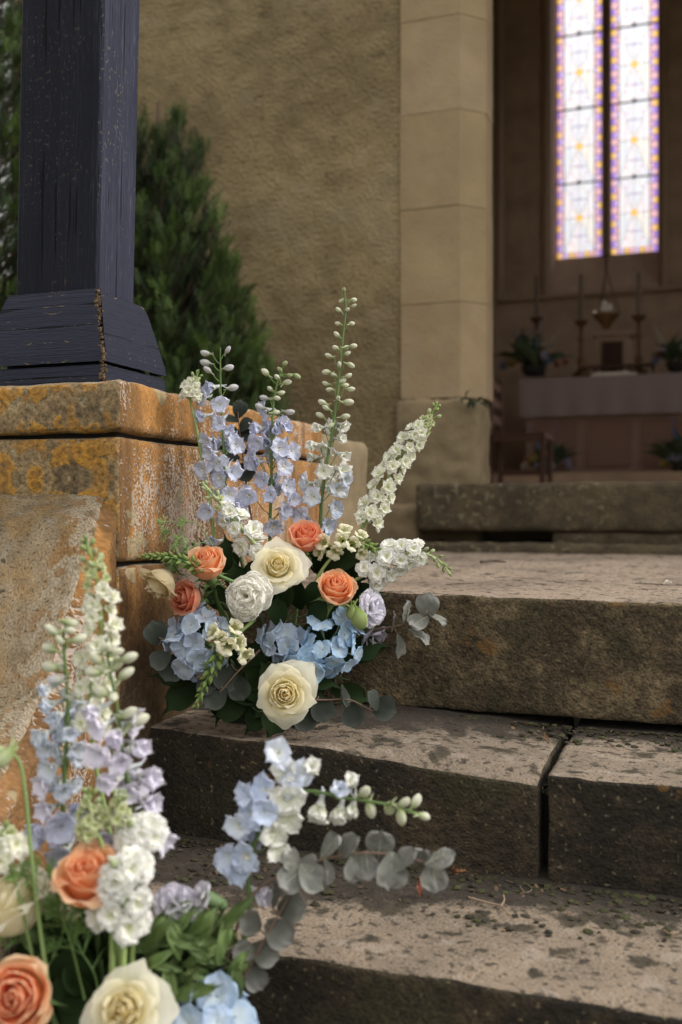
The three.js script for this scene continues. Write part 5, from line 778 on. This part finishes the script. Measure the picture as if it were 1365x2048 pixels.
// fine feathery green against the wall
function feathery(label, pts, tips, col = [0.16, 0.24, 0.07], category = 'fennel sprig') {
  const w = path(pts), t = thing('fennel_sprig', label, category, w[0]), cv = stemOf(t, w, (v) => mix(0.0011, 0.0006, v), col), mb = new MB();
  for (const [x, y, d, s] of tips) { const c = P(x, y, d).sub(t.position); let b = 0, bd = 9; for (let i = 0; i <= 30; i++) { const e = cv.getPoint(i / 30).distanceTo(c); if (e < bd) { bd = e; b = i / 30; } } const a = cv.getPoint(Math.max(0, b - 0.1)); mb.tube([a, a.clone().lerp(c, 0.5).add(V(0, 0.003, 0)), c], 0.0006, col, 5, 4);
    for (let i = 0; i < 11; i++) { const dir = jig(c.clone().sub(a).normalize(), 1.0), e = c.clone().addScaledVector(dir, rr(0.006, 0.013) * s); mb.tube([c, e], 0.0004, mul3(col, 1.2), 2, 4); for (let k = 0; k < 3; k++) mb.tube([c.clone().lerp(e, 0.55 + 0.15 * k), c.clone().lerp(e, 0.6 + 0.15 * k).addScaledVector(jig(dir, 0.9), 0.005 * s)], 0.00045, mul3(col, 1.3), 2, 4); } }
  fine(t, 'fronds', mb); return t;
}
feathery('wisp of feathery green curling against the ochre wall', [[440, 1120, 1.52], [415, 1075, 1.50], [390, 1045, 1.49], [355, 1050, 1.485]], [[340, 1062, 1.485, 1.3], [365, 1072, 1.485, 1.2], [330, 1045, 1.48, 1], [372, 1046, 1.485, 1], [352, 1085, 1.48, 1.1], [378, 1098, 1.49, 0.9]]);

// ------------------------------------------------------------------ the nearer arrangement at the lower left, out of focus
const FOAM2 = W(-0.57, -0.62, 0.90);
{
  const t = thing('flower_tray', 'dark tray of floral foam under the nearest flowers', 'tray', W(-0.57, -0.672, 0.90));
  part('tray', boxUVi(new MB().box(-0.10, 0.10, 0.0, 0.03, -0.07, 0.07).build()), std({ color: lin(0.012, 0.016, 0.012), roughness: 0.6 }), t);
  part('foam', boxUVi(new MB().box(-0.085, 0.085, 0.031, 0.10, -0.06, 0.06).build()), std({ color: lin(0.016, 0.03, 0.014), roughness: 1 }), t);
}
spike('pale blue delphinium in the near arrangement, left of its two tall ones', 'delphinium', null, [[215, 2010, 1.02], [160, 1800, 1.03], [128, 1660, 1.03], [130, 1540, 1.03], [136, 1440, 1.03], [132, 1340, 1.03], [127, 1275, 1.03], [136, 1238, 1.03]],
  [['b', 140, 1243, 0.95], ['b', 106, 1262, 1.05], ['b', 122, 1282, 0.8], ['b', 136, 1262, 0.75], ['b', 102, 1299, 1.05], ['b', 155, 1278, 1], ['b', 105, 1333, 1.05], ['b', 125, 1336, 0.9], ['b', 114, 1361, 0.95, 0, 'lilac'], ['o', 95, 1378, 0.8], ['b', 133, 1389, 1, 0, 'lilac'], ['o', 104, 1409, 0.9], ['o', 116, 1433, 0.95, 0.01], ['f', 88, 1470, 0.95], ['f', 100, 1496, 1], ['f', 138, 1463, 0.9], ['f', 150, 1500, 0.8], ['f', 106, 1536, 1.1], ['f', 94, 1567, 1.1, 0, 'lilac'], ['f', 130, 1578, 1.0], ['f', 98, 1617, 1.1, 0, 'lilac'], ['f', 122, 1652, 1.5, 0.01, 'lavender'], ['f', 92, 1664, 1.3, 0, 'lavender'], ['f', 128, 1705, 1.3, 0, 'lavender'], ['f', 150, 1620, 1.0, 0, 'lavender']], { kind: 'pale', fill: 9, fillFrom: 0.35, fillTo: 0.64, size: 1.06, budSize: 1.15, open: [0.3, 0.8] });
spike('white and lilac delphinium in the near arrangement, right of its two tall ones', 'delphinium', null, [[250, 2010, 1.0], [266, 1800, 1.0], [266, 1680, 1.0], [260, 1590, 1.0], [246, 1500, 1.0], [234, 1410, 1.0], [219, 1335, 1.0], [212, 1275, 1.0]],
  [['b', 256, 1315, 1.05], ['b', 252, 1348, 1.05], ['b', 211, 1298, 1.0], ['b', 194, 1317, 1.05], ['b', 233, 1304, 0.9], ['b', 229, 1334, 0.9], ['b', 190, 1345, 1.0], ['b', 205, 1383, 1.1], ['b', 230, 1393, 0.9], ['b', 257, 1427, 1.15], ['b', 274, 1445, 1.15], ['o', 237, 1466, 1.0], ['o', 275, 1491, 1.05], ['o', 195, 1420, 1.05], ['f', 203, 1452, 0.95, 0.006], ['f', 203, 1505, 1.15, 0.012], ['f', 245, 1520, 1.1, 0.006], ['f', 230, 1560, 1.1], ['o', 290, 1555, 1.35], ['o', 291, 1602, 1.25], ['f', 253, 1632, 1.2], ['f', 284, 1660, 1.2], ['o', 314, 1674, 1.2], ['f', 232, 1680, 1.2, 0, 'lavender'], ['f', 258, 1580, 1]], { kind: 'lilac', fill: 8, fillFrom: 0.42, fillTo: 0.68, size: 1.1, budSize: 1.2, open: [0.25, 0.7] });
dense('cream larkspur in the near arrangement, between and above its two delphiniums', 'larkspur', null, [[235, 2010, 1.05], [225, 1700, 1.05], [190, 1520, 1.05], [180, 1400, 1.05], [203, 1260, 1.05], [192, 1150, 1.05], [172, 1078, 1.05]], { n: 38, from: 0.42, to: 0.88, radius: 0.0145, size: 1.08, buds: 9, faceK: 0.5, taper: 0.6, budSize: 0.9 });
dense('small green-white larkspur tip before the lilac delphinium', 'larkspur', null, [[225, 2000, 0.94], [222, 1800, 0.95], [205, 1690, 0.955], [183, 1640, 0.96], [178, 1580, 0.96]], { n: 16, from: 0.62, to: 0.9, radius: 0.012, florets: LARKG, buds: 6, faceK: 0.6 });
dense('slender green larkspur tip beside the small green-white one', 'larkspur', null, [[245, 2000, 0.93], [250, 1780, 0.95], [240, 1660, 0.96], [238, 1585, 0.96]], { n: 9, from: 0.72, to: 0.95, radius: 0.008, florets: LARKG, size: 0.9, buds: 6, faceK: 0.6 });
dense('thick white stock in front of the near peach rose', 'stock', null, [[250, 2060, 1.0], [243, 1950, 0.965], [240, 1840, 0.935], [252, 1750, 0.93], [240, 1722, 0.93]], { name: 'stock', florets: STOCK, tipFlorets: STOCK, n: 22, from: 0.48, to: 0.96, radius: 0.018, size: 1.12, buds: 3, tipBud: 'white', budSize: 1.2, stemCol: [0.24, 0.34, 0.12], faceK: 0.7, taper: 0.55, r: () => 0.0042 });
dense('white stock just below the lilac delphinium florets', 'stock', null, [[260, 2000, 0.97], [272, 1800, 0.97], [283, 1700, 0.97], [272, 1645, 0.97]], { name: 'stock', florets: STOCK, tipFlorets: STOCK, n: 18, from: 0.76, to: 0.98, radius: 0.015, size: 1.1, buds: 3, tipBud: 'green', budSize: 1, faceK: 0.7 });
spike('arching delphinium, light blue turning to white buds at its right tip', 'delphinium', null, [[440, 1990, 1.0], [497, 1850, 1.02], [497, 1745, 1.03], [520, 1660, 1.03], [560, 1600, 1.03], [615, 1582, 1.03], [690, 1596, 1.03], [770, 1608, 1.03], [840, 1628, 1.03]],
  [['b', 846, 1633, 0.9], ['b', 830, 1604, 0.95], ['b', 806, 1606, 0.95], ['b', 802, 1630, 1.0], ['b', 781, 1616, 1.1], ['b', 741, 1618, 1.2], ['b', 727, 1587, 0.9], ['o', 706, 1614, 0.85, 0, 'white'], ['o', 681, 1620, 1.0, 0, 'white'], ['o', 640, 1614, 1.2, 0, 'white'], ['o', 702, 1566, 1.0, 0, 'white'], ['o', 677, 1578, 1.1, 0, 'pale'], ['f', 558, 1507, 1.1, 0, 'pale'], ['f', 570, 1538, 1.0, 0, 'white'], ['f', 598, 1556, 1.15, 0, 'pale'], ['o', 624, 1540, 1.1, 0, 'white'], ['f', 532, 1580, 1.1, 0, 'sky'], ['f', 575, 1595, 1.1, 0.01, 'white'], ['f', 500, 1594, 1.1, 0, 'sky'], ['f', 530, 1622, 1.15, 0.01, 'sky'], ['f', 574, 1634, 1.05, 0.01, 'white'], ['f', 478, 1650, 1.1, 0, 'pale'], ['f', 548, 1666, 1.0, 0.01, 'white'], ['f', 552, 1694, 0.95, 0, 'white'], ['f', 495, 1712, 1.15, 0.01], ['f', 459, 1716, 1.1], ['f', 480, 1740, 1.0], ['o', 516, 1786, 1.1, 0, 'lilac'], ['f', 505, 1630, 1.0], ['f', 585, 1570, 1, 0, 'pale']], { kind: 'sky', fill: 8, fillFrom: 0.3, fillTo: 0.55, size: 1.08, budSize: 1.12 });
rose('peach rose partly behind the white stock, near arrangement', P(186, 1788, 0.955), D(0.06, 0.80, 0.55), { R: 0.034, H: 0.058, open: 0.25, n: 21, ...PEACH, point: 0.12, stemTo: FOAM2, spin: 2.1 });
rose('cream rose seen from the side at the left edge', P(48, 1850, 0.97), D(-0.32, 0.86, 0.30), { R: 0.036, H: 0.062, open: 0.32, n: 20, ...CREAM, point: 0.16, stemTo: FOAM2, spin: 1.9 });
rose('peach rose in the lower left corner, its coral heart showing', P(48, 1990, 0.92), D(0.02, 0.38, 0.92), { R: 0.037, H: 0.052, open: 0.25, n: 22, heart: [0.90, 0.30, 0.13], body: [0.92, 0.42, 0.20], outer: [0.91, 0.60, 0.36], rim: [0.92, 0.74, 0.52], back: [0.88, 0.74, 0.48], point: 0.05, stemTo: FOAM2, spin: 0.4 });
rose('large cream rose cut off by the lower edge of the picture', P(252, 2022, 0.92), D(0.06, 0.48, 0.86), { R: 0.0305, H: 0.040, open: 0.85, n: 20, ...CREAM, point: 0.12, stemTo: FOAM2, spin: 0.3 });
hydrangea('blue hydrangea head at the bottom, right of the cut-off cream rose', null, P(412, 2045, 0.99), D(0.15, 0.55, 0.8), { R: 0.040, n: 15, kind: 'blue', cone: 1.6, size: 0.95, stemTo: FOAM2 });
ruffled('lisianthus', 'pale lilac lisianthus opening behind the near white stock', 'lisianthus', null, P(352, 1815, 1.0), D(0.1, 0.7, 0.5), { R: 0.026, n: 13, c0: [0.5, 0.56, 0.36], c1: [0.72, 0.70, 0.80], ce: [0.80, 0.77, 0.86], fr: 0.05, stemTo: FOAM2, wide: 1.15 });
ruffled('lisianthus', 'small lilac lisianthus bud opening toward the arching delphinium', 'lisianthus', null, P(412, 1795, 1.0), D(-0.7, 0.5, 0.4), { R: 0.018, n: 9, c0: [0.4, 0.48, 0.24], c1: [0.74, 0.72, 0.80], ce: [0.82, 0.8, 0.86], fr: 0.05, stemTo: FOAM2, wide: 1.2 });
sprig('silver eucalyptus branch reaching right over the lower step', EC, null, [[440, 1960, 1.0], [505, 1790, 1.02], [580, 1742, 1.02], [650, 1718, 1.02], [730, 1706, 1.02], [800, 1712, 1.02], [872, 1732, 1.02]], [[584, 1757, 0.97, -0.7, -0.4, 0.3, 0.01, 0, 0.4, 1], [582, 1722, 0.84, -0.6, 0.6, 0.2, 0, 0.4, 0.6, 0.7], [624, 1755, 1.01, 0.6, -0.6, 0.3, 0.01, 0, 0.7, 0.9], [662, 1692, 0.92, 0.6, 0.7, 0.1, 0, -0.55, 0.6, 0.45], [702, 1697, 0.97, 0.7, 0.65, 0.1, 0, -0.55, 0.6, 0.45], [760, 1690, 1.05, 0.1, 0.95, 0.1, -0.006, -0.1, 0.1, 1], [706, 1735, 0.97, -0.1, -0.9, 0.2, 0, 0.5, 0.1, 0.8], [735, 1732, 0.92, 0.1, -0.9, 0.3, 0, -0.2, 0.3, 1], [782, 1742, 1.13, -0.1, -0.95, 0.2, 0.008, 0.1, 0.2, 1], [815, 1725, 0.97, 0.75, 0.6, 0.1, 0.012, -0.6, 0.6, 0.35], [838, 1716, 0.84, 0.3, 0.8, 0.2, -0.004, 0.4, 0.2, 0.9], [867, 1752, 1.01, 0.0, -0.95, 0.2, 0.004, 0.1, 0.1, 1], [880, 1716, 1.01, 0.9, 0.42, 0.1, 0.01, -0.45, 0.8, 0.3], [650, 1745, 0.84, 0.05, -0.9, 0.2, 0.006, 0.95, 0.1, 0.35], [612, 1728, 0.84, 0.7, 0.2, 0.4, 0, 0, 0.8, 0.7]]);
sprig('dusky eucalyptus stem with large leaves below the arching delphinium', EC, null, [[440, 2030, 1.0], [490, 1950, 1.01], [540, 1860, 1.015], [582, 1788, 1.02]], [[584, 1816, 1.01, 0.8, 0.3, 0.3, 0, -0.2, 0.4, 1], [558, 1866, 1.01, 0.7, -0.4, 0.3, 0, 0, 0.4, 1], [546, 1792, 0.81, 0.0, 0.95, 0.1, 0, 0.9, 0, 0.4], [500, 1846, 0.87, -0.6, 0.5, 0.3, 0, 0.3, 0.3, 1], [530, 1905, 0.94, 0.8, -0.2, 0.2, 0, -0.1, 0.5, 1], [488, 1905, 0.81, -0.8, 0.2, 0.2, 0, 0.1, 0.5, 1], [512, 1955, 0.81, 0.5, -0.7, 0.3, 0, 0, 0.4, 1]], { geos: EUCM });
const FR = { geos: FRESH, half: 0.024, stemCol: [0.10, 0.16, 0.05], mat: F.leaf, wild: 3.2 };
leafy('fresh green leafy stem right of the white stock', [[330, 2010, 0.98], [345, 1930, 0.99], [355, 1860, 0.99]], 30, 290, 410, 1810, 1990, 0.985, FR);
leafy('fresh green leafy stem under the small lilac bud', [[410, 2010, 1.0], [425, 1930, 1.0], [440, 1850, 1.0]], 30, 380, 490, 1820, 1990, 1.0, FR);
leafy('dark leafy stem behind the near cream and peach roses', [[180, 2020, 1.0], [165, 1940, 1.0], [150, 1880, 1.0]], 12, 90, 240, 1850, 1990, 1.0);
leafy('dark leafy stem low between the near cream rose and hydrangea', [[330, 2060, 1.0], [320, 1990, 1.0], [310, 1930, 1.0]], 12, 240, 460, 1900, 2050, 1.01);
leafy('dark leafy stem in the lower left corner', [[60, 2060, 1.0], [70, 1960, 1.0], [90, 1900, 1.0]], 9, 10, 150, 1890, 2050, 1.0);
feathery('feathery fennel fronds before the left cream rose', [[170, 2000, 0.95], [140, 1880, 0.95], [110, 1800, 0.95]], Array.from({ length: 22 }, () => [rr(20, 160), rr(1730, 1880), rr(0.94, 0.99), rr(1.1, 1.8)]), [0.12, 0.20, 0.05]);
feathery('feathery fennel fronds low beside the white stock stem', [[200, 2030, 0.96], [190, 1950, 0.96], [160, 1900, 0.96]], Array.from({ length: 12 }, () => [rr(90, 220), rr(1800, 1900), rr(0.95, 1.0), rr(1.1, 1.7)]), [0.10, 0.18, 0.05]);
{ // green stems with nodding white florets at the left edge
  const pts = [[95, 1960, 0.93], [80, 1850, 0.94], [62, 1700, 0.95], [50, 1580, 0.95], [38, 1520, 0.95], [20, 1503, 0.95]];
  spike('nodding green bud on a bare stem at the left edge', 'delphinium', null, pts, [['b', 12, 1512, 1.4, 0, 'green'], ['b', 26, 1500, 0.8, 0, 'green'], ['b', 4, 1500, 0.9, 0, 'green']], { r: (v) => mix(0.0022, 0.0014, v), stemCol: [0.20, 0.30, 0.10] });
  dense('white larkspur florets on thin stems at the left edge', 'larkspur', null, [[75, 1960, 0.93], [45, 1820, 0.94], [20, 1720, 0.95], [4, 1660, 0.95]], { n: 8, from: 0.7, to: 0.98, radius: 0.012, size: 1.25, buds: 2, faceK: 0.6, r: () => 0.0014, stemCol: [0.14, 0.22, 0.07] });
}

// ------------------------------------------------------------------ yews behind the parapet
const SPRIG = (() => { const mb = new MB(), L = 0.07; mb.tube([V(0, 0, 0), V(0, L * 0.6, 0.002), V(0, L, 0.006)], 0.0011, [0.5, 0.42, 0.25], 3, 3);
  for (let i = 0; i < 20; i++) { const y = 0.006 + L * 0.93 * i / 20, s = i & 1 ? 1 : -1, l = 0.019 * (i > 15 ? 0.75 : 1) * rr(0.85, 1.1), lift = rr(-0.003, 0.006), w = 0.0014; mb.sheet(1, 2, (a, b) => [s * l * b * 0.92, y + l * 0.55 * b + (a - 0.5) * 2 * w * (b > 0.9 ? 0.2 : 1), lift * b + 0.004 * b * b], (a, b) => mul3([1, 1, 1], 0.8 + 0.3 * b)); }
  for (let i = 0; i < 3; i++) mb.sheet(1, 1, (a, b) => [(i - 1) * 0.006 * b + (a - 0.5) * 0.0026 * (1 - 0.7 * b), L * 0.97 + 0.014 * b, 0.006], [1.2, 1.2, 1.1]);
  return mb.build(); })();
const yewLeaf = new THREE.MeshPhysicalMaterial({ vertexColors: true, roughness: 0.6, transmission: 0.22, thickness: 0, ior: 1.4, side: THREE.DoubleSide });
function yew(label, base, H, R, nBranch, nPer, { power = 0.85, y0 = 0.06, tip = 1, col = 1, keep = () => true } = {}) {
  const t = thing('yew_shrub', label, 'yew', base, null), mats = [], cols = [], m4 = new THREE.Matrix4(), bark = new MB(), q = new THREE.Quaternion();
  const axis = [V(0, 0, 0), V(0.02, H * 0.35, 0.02), V(-0.02, H * 0.7, -0.01), V(0, H * 0.97, 0)]; const ax = new THREE.CatmullRomCurve3(axis);
  t.add(mesh('trunk', new MB().tube(axis, (v) => mix(0.045, 0.006, v), [0.12, 0.07, 0.045], 16, 8).build(), F.stem));
  for (let i = 0; i < nBranch; i++) {
    const k = (i + 0.5) / nBranch, h = mix(y0, 1, 1 - Math.sqrt(1 - k * 0.995)), a = i * 2.399 + rr(-0.3, 0.3), rad = R * Math.pow(1 - h, power) * (0.72 + 0.5 * vn(Math.cos(a) * 1.6 + 4, h * 7 + Math.sin(a) * 1.6, 3)) + 0.02;
    const A = ax.getPoint(clamp(h - 0.10 - 0.1 * rnd())), B = V(rad * Math.cos(a), H * h + rr(-0.03, 0.05), rad * Math.sin(a)), Mid = A.clone().lerp(B, 0.55).add(V(0, -0.02, 0));
    if (!keep(B.clone().add(base))) continue;
    bark.tube([A, Mid, B], (v) => mix(0.008, 0.002, v), [0.10, 0.06, 0.035], 5, 4);
    const fresh = rnd(), out = B.clone().sub(A).normalize(), cv = new THREE.CatmullRomCurve3([A, Mid, B]);
    for (let j = 0; j < nPer; j++) {
      const v = 1 - Math.pow(rnd(), 1.6) * 0.62, p = cv.getPoint(v).add(V(rr(-1, 1), rr(-1, 1), rr(-1, 1)).multiplyScalar(0.045 * (1.15 - 0.5 * v))), dir = jig(out.clone().multiplyScalar(0.7).add(V(0, 0.75, 0)), 0.75), s = rr(0.5, 0.92);
      q.setFromUnitVectors(V(0, 1, 0), dir).multiply(new THREE.Quaternion().setFromAxisAngle(V(0, 1, 0), rnd() * 6.283)); mats.push(m4.clone().compose(p, q, V(s, s, s)));
      const young = clamp((v - 0.78) / 0.22) * (0.25 + 0.75 * fresh) * tip * rr(0.4, 1.2); cols.push(mul3(mix3([0.015, 0.037, 0.008], [0.125, 0.215, 0.032], clamp(young)), col * rr(0.7, 1.25)));
    }
  }
  const im = new THREE.InstancedMesh(SPRIG, yewLeaf, mats.length); im.name = 'foliage'; im.userData.kind = 'stuff'; im.castShadow = im.receiveShadow = true; const c = new THREE.Color();
  mats.forEach((m, i) => { im.setMatrixAt(i, m); im.setColorAt(i, c.setRGB(...cols[i])); }); t.add(im);
  const br = mesh('branches', bark.build(), F.stem); br.userData.kind = 'stuff'; t.add(br); return t;
}
{
  const b = PZ(318, 1024, 3.28); b.y = HC - 0.86; yew('conical dark green yew between the parapet and the plastered wall', b, 2.46, 0.80, 760, 50, { power: 0.92 });
  const c = PZ(-105, 1024, 3.05); c.y = HC - 0.86; yew('taller yew at the left edge, behind the navy post', c, 3.9, 0.78, 900, 52, { power: 0.45, col: 1.1 });
}
// a small green twig that grows out of a joint of the door jamb
{
  const b = PZ(972, 812, 3.915), t = thing('wall_plant', 'small green twig growing from the joint at the foot of the jamb', 'plant', b), pts = [[972, 812], [958, 803], [940, 799], [922, 797]].map((q) => PZ(q[0], q[1], 3.88).sub(b)); pts[0].set(0, 0, 0);
  t.add(mesh('stem', new MB().tube(pts, 0.0022, [0.10, 0.14, 0.05], 10, 5).build(), F.stem));
  const cv = new THREE.CatmullRomCurve3(pts); for (let i = 0; i < 16; i++) { const o = mesh('leaf', pick(DEEP), F.leaf); o.position.copy(cv.getPoint(0.12 + 0.88 * i / 15)); aimZ(o, D(rr(-0.8, 0.9), rr(-1, 0.35), rr(0, 0.7))); o.scale.set(0.35, 0.6, 0.6); t.add(o); }
}
// ------------------------------------------------------------------ flowers in the chancel, dim and out of focus
{
  const tint = (r, g, b) => petalMat(r, g, b, { vertexColors: false }), TT = { red: tint(0.28, 0.06, 0.05), yellow: tint(0.42, 0.34, 0.12), blue: tint(0.18, 0.26, 0.46), peach: tint(0.46, 0.22, 0.13), white: tint(0.5, 0.5, 0.45), lilac: tint(0.36, 0.35, 0.46) }, LL = std({ color: lin(0.05, 0.085, 0.04), roughness: 0.6 }), BOWL = std({ color: lin(0.02, 0.022, 0.022), roughness: 0.5 });
  const mass = (label, x, y, p, w, h, tints, nLeaf, spikes) => {
    const b = PZ(x, y, p), t = thing('altar_flowers', label, 'flowers', b);
    part('bowl', new MB().lathe([[0, 0], [0.09, 0], [0.13, 0.03], [0.16, 0.08], [0.15, 0.085]].map((q) => [q[0] * w * 2.2, q[1]]), null, null, 14).build(), BOWL, t);
    for (let i = 0; i < nLeaf; i++) { const a = rr(-1.25, 1.25), o = mesh('leaf', pick(DEEP), LL); o.position.set(rr(-0.3, 0.3) * w, 0.08, rr(-0.1, 0.1)); aimZ(o, D(Math.sin(a), Math.cos(a) * 0.9 + 0.1, rr(-0.4, 0.5))); const s = rr(2.0, 4.6) * h / 0.4; o.scale.set(s * 0.7, s, s); t.add(o); }
    for (const [sx, sy, k] of spikes) { const dir = D(sx, sy, 0.1); for (let i = 0; i < 9; i++) { const o = mesh('blossom', pick(STOCK), TT[k]); o.position.copy(dir).multiplyScalar(0.1 + i * h * 0.105).add(V(rr(-0.012, 0.012), 0.05, rr(-0.012, 0.012))); o.scale.setScalar(mix(2.4, 1.0, i / 8)); aim(o, jig(D(0, 0.3, 1), 0.6)); t.add(o); } }
    for (let i = 0; i < 13; i++) { const o = mesh('blossom', pick(STOCK), TT[tints[i % tints.length]]); const a = rr(-1, 1); o.position.copy(D(1, 0, 0).multiplyScalar(a * w * 0.85)).add(V(0, 0.09 + rr(0, 0.15) * (1 - a * a), 0)).add(D(0, 0, 1).multiplyScalar(rr(0.0, 0.12))); o.scale.setScalar(rr(2.2, 3.6)); aim(o, jig(D(a, 0.6, 1), 0.3)); t.add(o); }
  };
  mass('dim arrangement with tall spikes at the left end of the altar', 1068, 752, 9.6, 0.36, 0.50, ['red', 'yellow', 'blue', 'peach', 'lilac', 'red'], 26, [[-0.45, 0.9, 'lilac'], [-0.15, 1, 'white'], [0.1, 1, 'lilac'], [0.5, 0.8, 'white']]);
  mass('dim arrangement with an orange bloom at the right end of the altar', 1352, 744, 9.6, 0.26, 0.40, ['peach', 'blue', 'lilac', 'white', 'red'], 24, [[-0.5, 0.9, 'white'], [0.2, 1, 'lilac']]);
  mass('dark arrangement on the floor before the left of the altar', 1090, 955, 9.05, 0.24, 0.40, ['lilac', 'yellow', 'peach', 'white'], 30, [[-0.3, 1, 'blue'], [0.2, 1, 'lilac']]);
  mass('dark arrangement on the floor before the right of the altar', 1360, 950, 9.05, 0.20, 0.42, ['blue', 'yellow', 'lilac'], 26, [[-0.2, 1, 'blue']]);
}
// ------------------------------------------------------------------ litter, moss and twigs on the steps
const onY = (x, y, Y) => P(x, y, -Y * FPX / (y - 1024));
{
  const brown = [0.22, 0.10, 0.045];
  const leafBit = (label, x, y, Y, dir, s, c) => { const b = onY(x, y, Y), t = thing('fallen_leaf', label, 'leaf', b); const g = petalGeo({ L: 0.022, w: 0.008, a0: 25, a1: 10, a2: 40, cup: 0.5, round: 0.05, point: 0.3, wave: 0.4, nu: 5, nv: 8, c0: c, c1: mul3(c, 1.3), s: Math.round(x) }), o = mesh('blade', g, F.leaf); aimZ(o, dir); o.scale.setScalar(s); o.position.y = 0.001; t.add(o); const o2 = mesh('blade', g, F.leaf); aimZ(o2, jig(dir, 0.6)); o2.scale.setScalar(s * 0.7); o2.position.y = 0.003; t.add(o2); };
  leafBit('curled brown leaf by the tip of the eucalyptus branch', 905, 1750, -0.496, D(0.6, 0.1, 0.5), 1.0, brown); leafBit('reddish dry leaf scrap on the step below the eucalyptus branch', 842, 1795, -0.497, D(0.1, 0.5, -0.6), 1.0, [0.30, 0.10, 0.055]); leafBit('dry brown scrap in the joint between the two tread stones', 1098, 1490, -0.354, D(-0.2, 0.4, -0.5), 0.8, [0.26, 0.17, 0.10]);
  const tw = (label, pts, Y, r, c, fork) => { const l = pts.map((q) => onY(q[0], q[1], Y)), t = thing('twig', label, 'twig', l[0]), w = l.map((q) => q.clone().sub(l[0])); const mb = new MB().tube(w, (v) => r * (1 - 0.5 * v), c, 12, 6); t.add(mesh('stick', mb.build(), F.stem)); if (fork) { const f = fork.map((q) => onY(q[0], q[1], Y).sub(l[0])); t.add(mesh('fork', new MB().tube(f, r * 0.8, c, 8, 6).build(), F.stem)); } };
  tw('pale forked twig lying on the lower step', [[938, 1795], [975, 1805], [1003, 1812], [1012, 1822], [1026, 1836]], -0.493, 0.0016, [0.26, 0.19, 0.13], [[1003, 1812], [1009, 1800], [1007, 1790]]);
  tw('dark stick lying on the landing slab', [[962, 1124], [985, 1122], [1012, 1124]], -0.141, 0.004, [0.05, 0.035, 0.025]);
  tw('thin curled stalk beside the joint of the tread stones', [[1040, 1772], [1052, 1785], [1064, 1780], [1056, 1768]], -0.494, 0.0007, [0.2, 0.15, 0.1]);
  const pt = thing('fallen_petal', 'white petal lying near the right edge of the landing', 'petal', onY(1328, 1170, -0.143)); const pp = mesh('petal', pick(DELPH.white.petals), F.blue); aimZ(pp, D(0.9, 0.1, 0.2), V(0, 1, 0)); pt.add(pp);
  // litter and moss gather at the foot of each riser; nobody could count them
  const many = (name, label, cat, geo, mat, n, place) => { const im = new THREE.InstancedMesh(geo, mat, n), m = new THREE.Matrix4(), q = new THREE.Quaternion(), c = new THREE.Color(); for (let i = 0; i < n; i++) { const [p, s, col, flat] = place(i); q.setFromUnitVectors(V(0, 1, 0), jig(V(0, 1, 0), flat)).multiply(new THREE.Quaternion().setFromAxisAngle(V(0, 1, 0), rnd() * 6.283)); im.setMatrixAt(i, m.compose(p, q, s)); im.setColorAt(i, c.setRGB(...col)); } im.name = numbered(name); im.castShadow = im.receiveShadow = true; im.userData = { label, category: cat, kind: 'stuff' }; scene.add(im); };
  const flake = new MB().sheet(2, 2, (a, b) => [(a - 0.5) * 0.005 * (1 - 0.6 * Math.abs(b - 0.5)), 0.0008 * Math.sin(a * 3) + 0.0004, (b - 0.5) * 0.008]).build(), tuft = new THREE.IcosahedronGeometry(0.004, 2); { const p = tuft.attributes.position; for (let i = 0; i < p.count; i++) { const k = 1 + 0.9 * (vn3(p.getX(i) * 900, p.getY(i) * 900, p.getZ(i) * 900, 4) - 0.5); p.setXYZ(i, p.getX(i) * k, p.getY(i) * k * 0.6, p.getZ(i) * k); } tuft.computeVertexNormals(); }
  const spot = () => { const k = rnd(), u = Math.pow(rnd(), 2.2); if (k < 0.5) { const X = rr(-0.78, 0.12); return W(X, -0.499, 1.366 - 0.012 - u * 0.17); } if (k < 0.88) { const X = rr(-0.74, 0.12); return W(X, (X < -0.196 ? -0.343 - 0.036 * (X + 0.53) : -0.355), 1.69 - 0.008 - u * 0.12); } return W(rr(-0.204, -0.187), -0.392 + rr(0, 0.012), rr(1.385, 1.69)); };
  many('leaf_litter', 'dark crumbs and leaf scraps lying at the foot of the risers', 'litter', flake, std({}), 620, () => { const s = rr(0.35, 1.25); return [spot(), V(s, s, s), mul3(mix3([0.05, 0.033, 0.02], [0.20, 0.12, 0.07], Math.pow(rnd(), 3)), rr(0.7, 1.2)), 0.5]; });
  many('moss', 'small dark cushions of moss along the backs of the treads', 'moss', tuft, std({ roughness: 1 }), 900, () => { const s = rr(0.4, 1.5); return [spot(), V(s, s * rr(0.5, 1), s), mul3(mix3([0.03, 0.024, 0.014], [0.055, 0.06, 0.018], Math.pow(rnd(), 2)), rr(0.7, 1.2)), 0.2]; });
}
renderer.render(scene, camera);
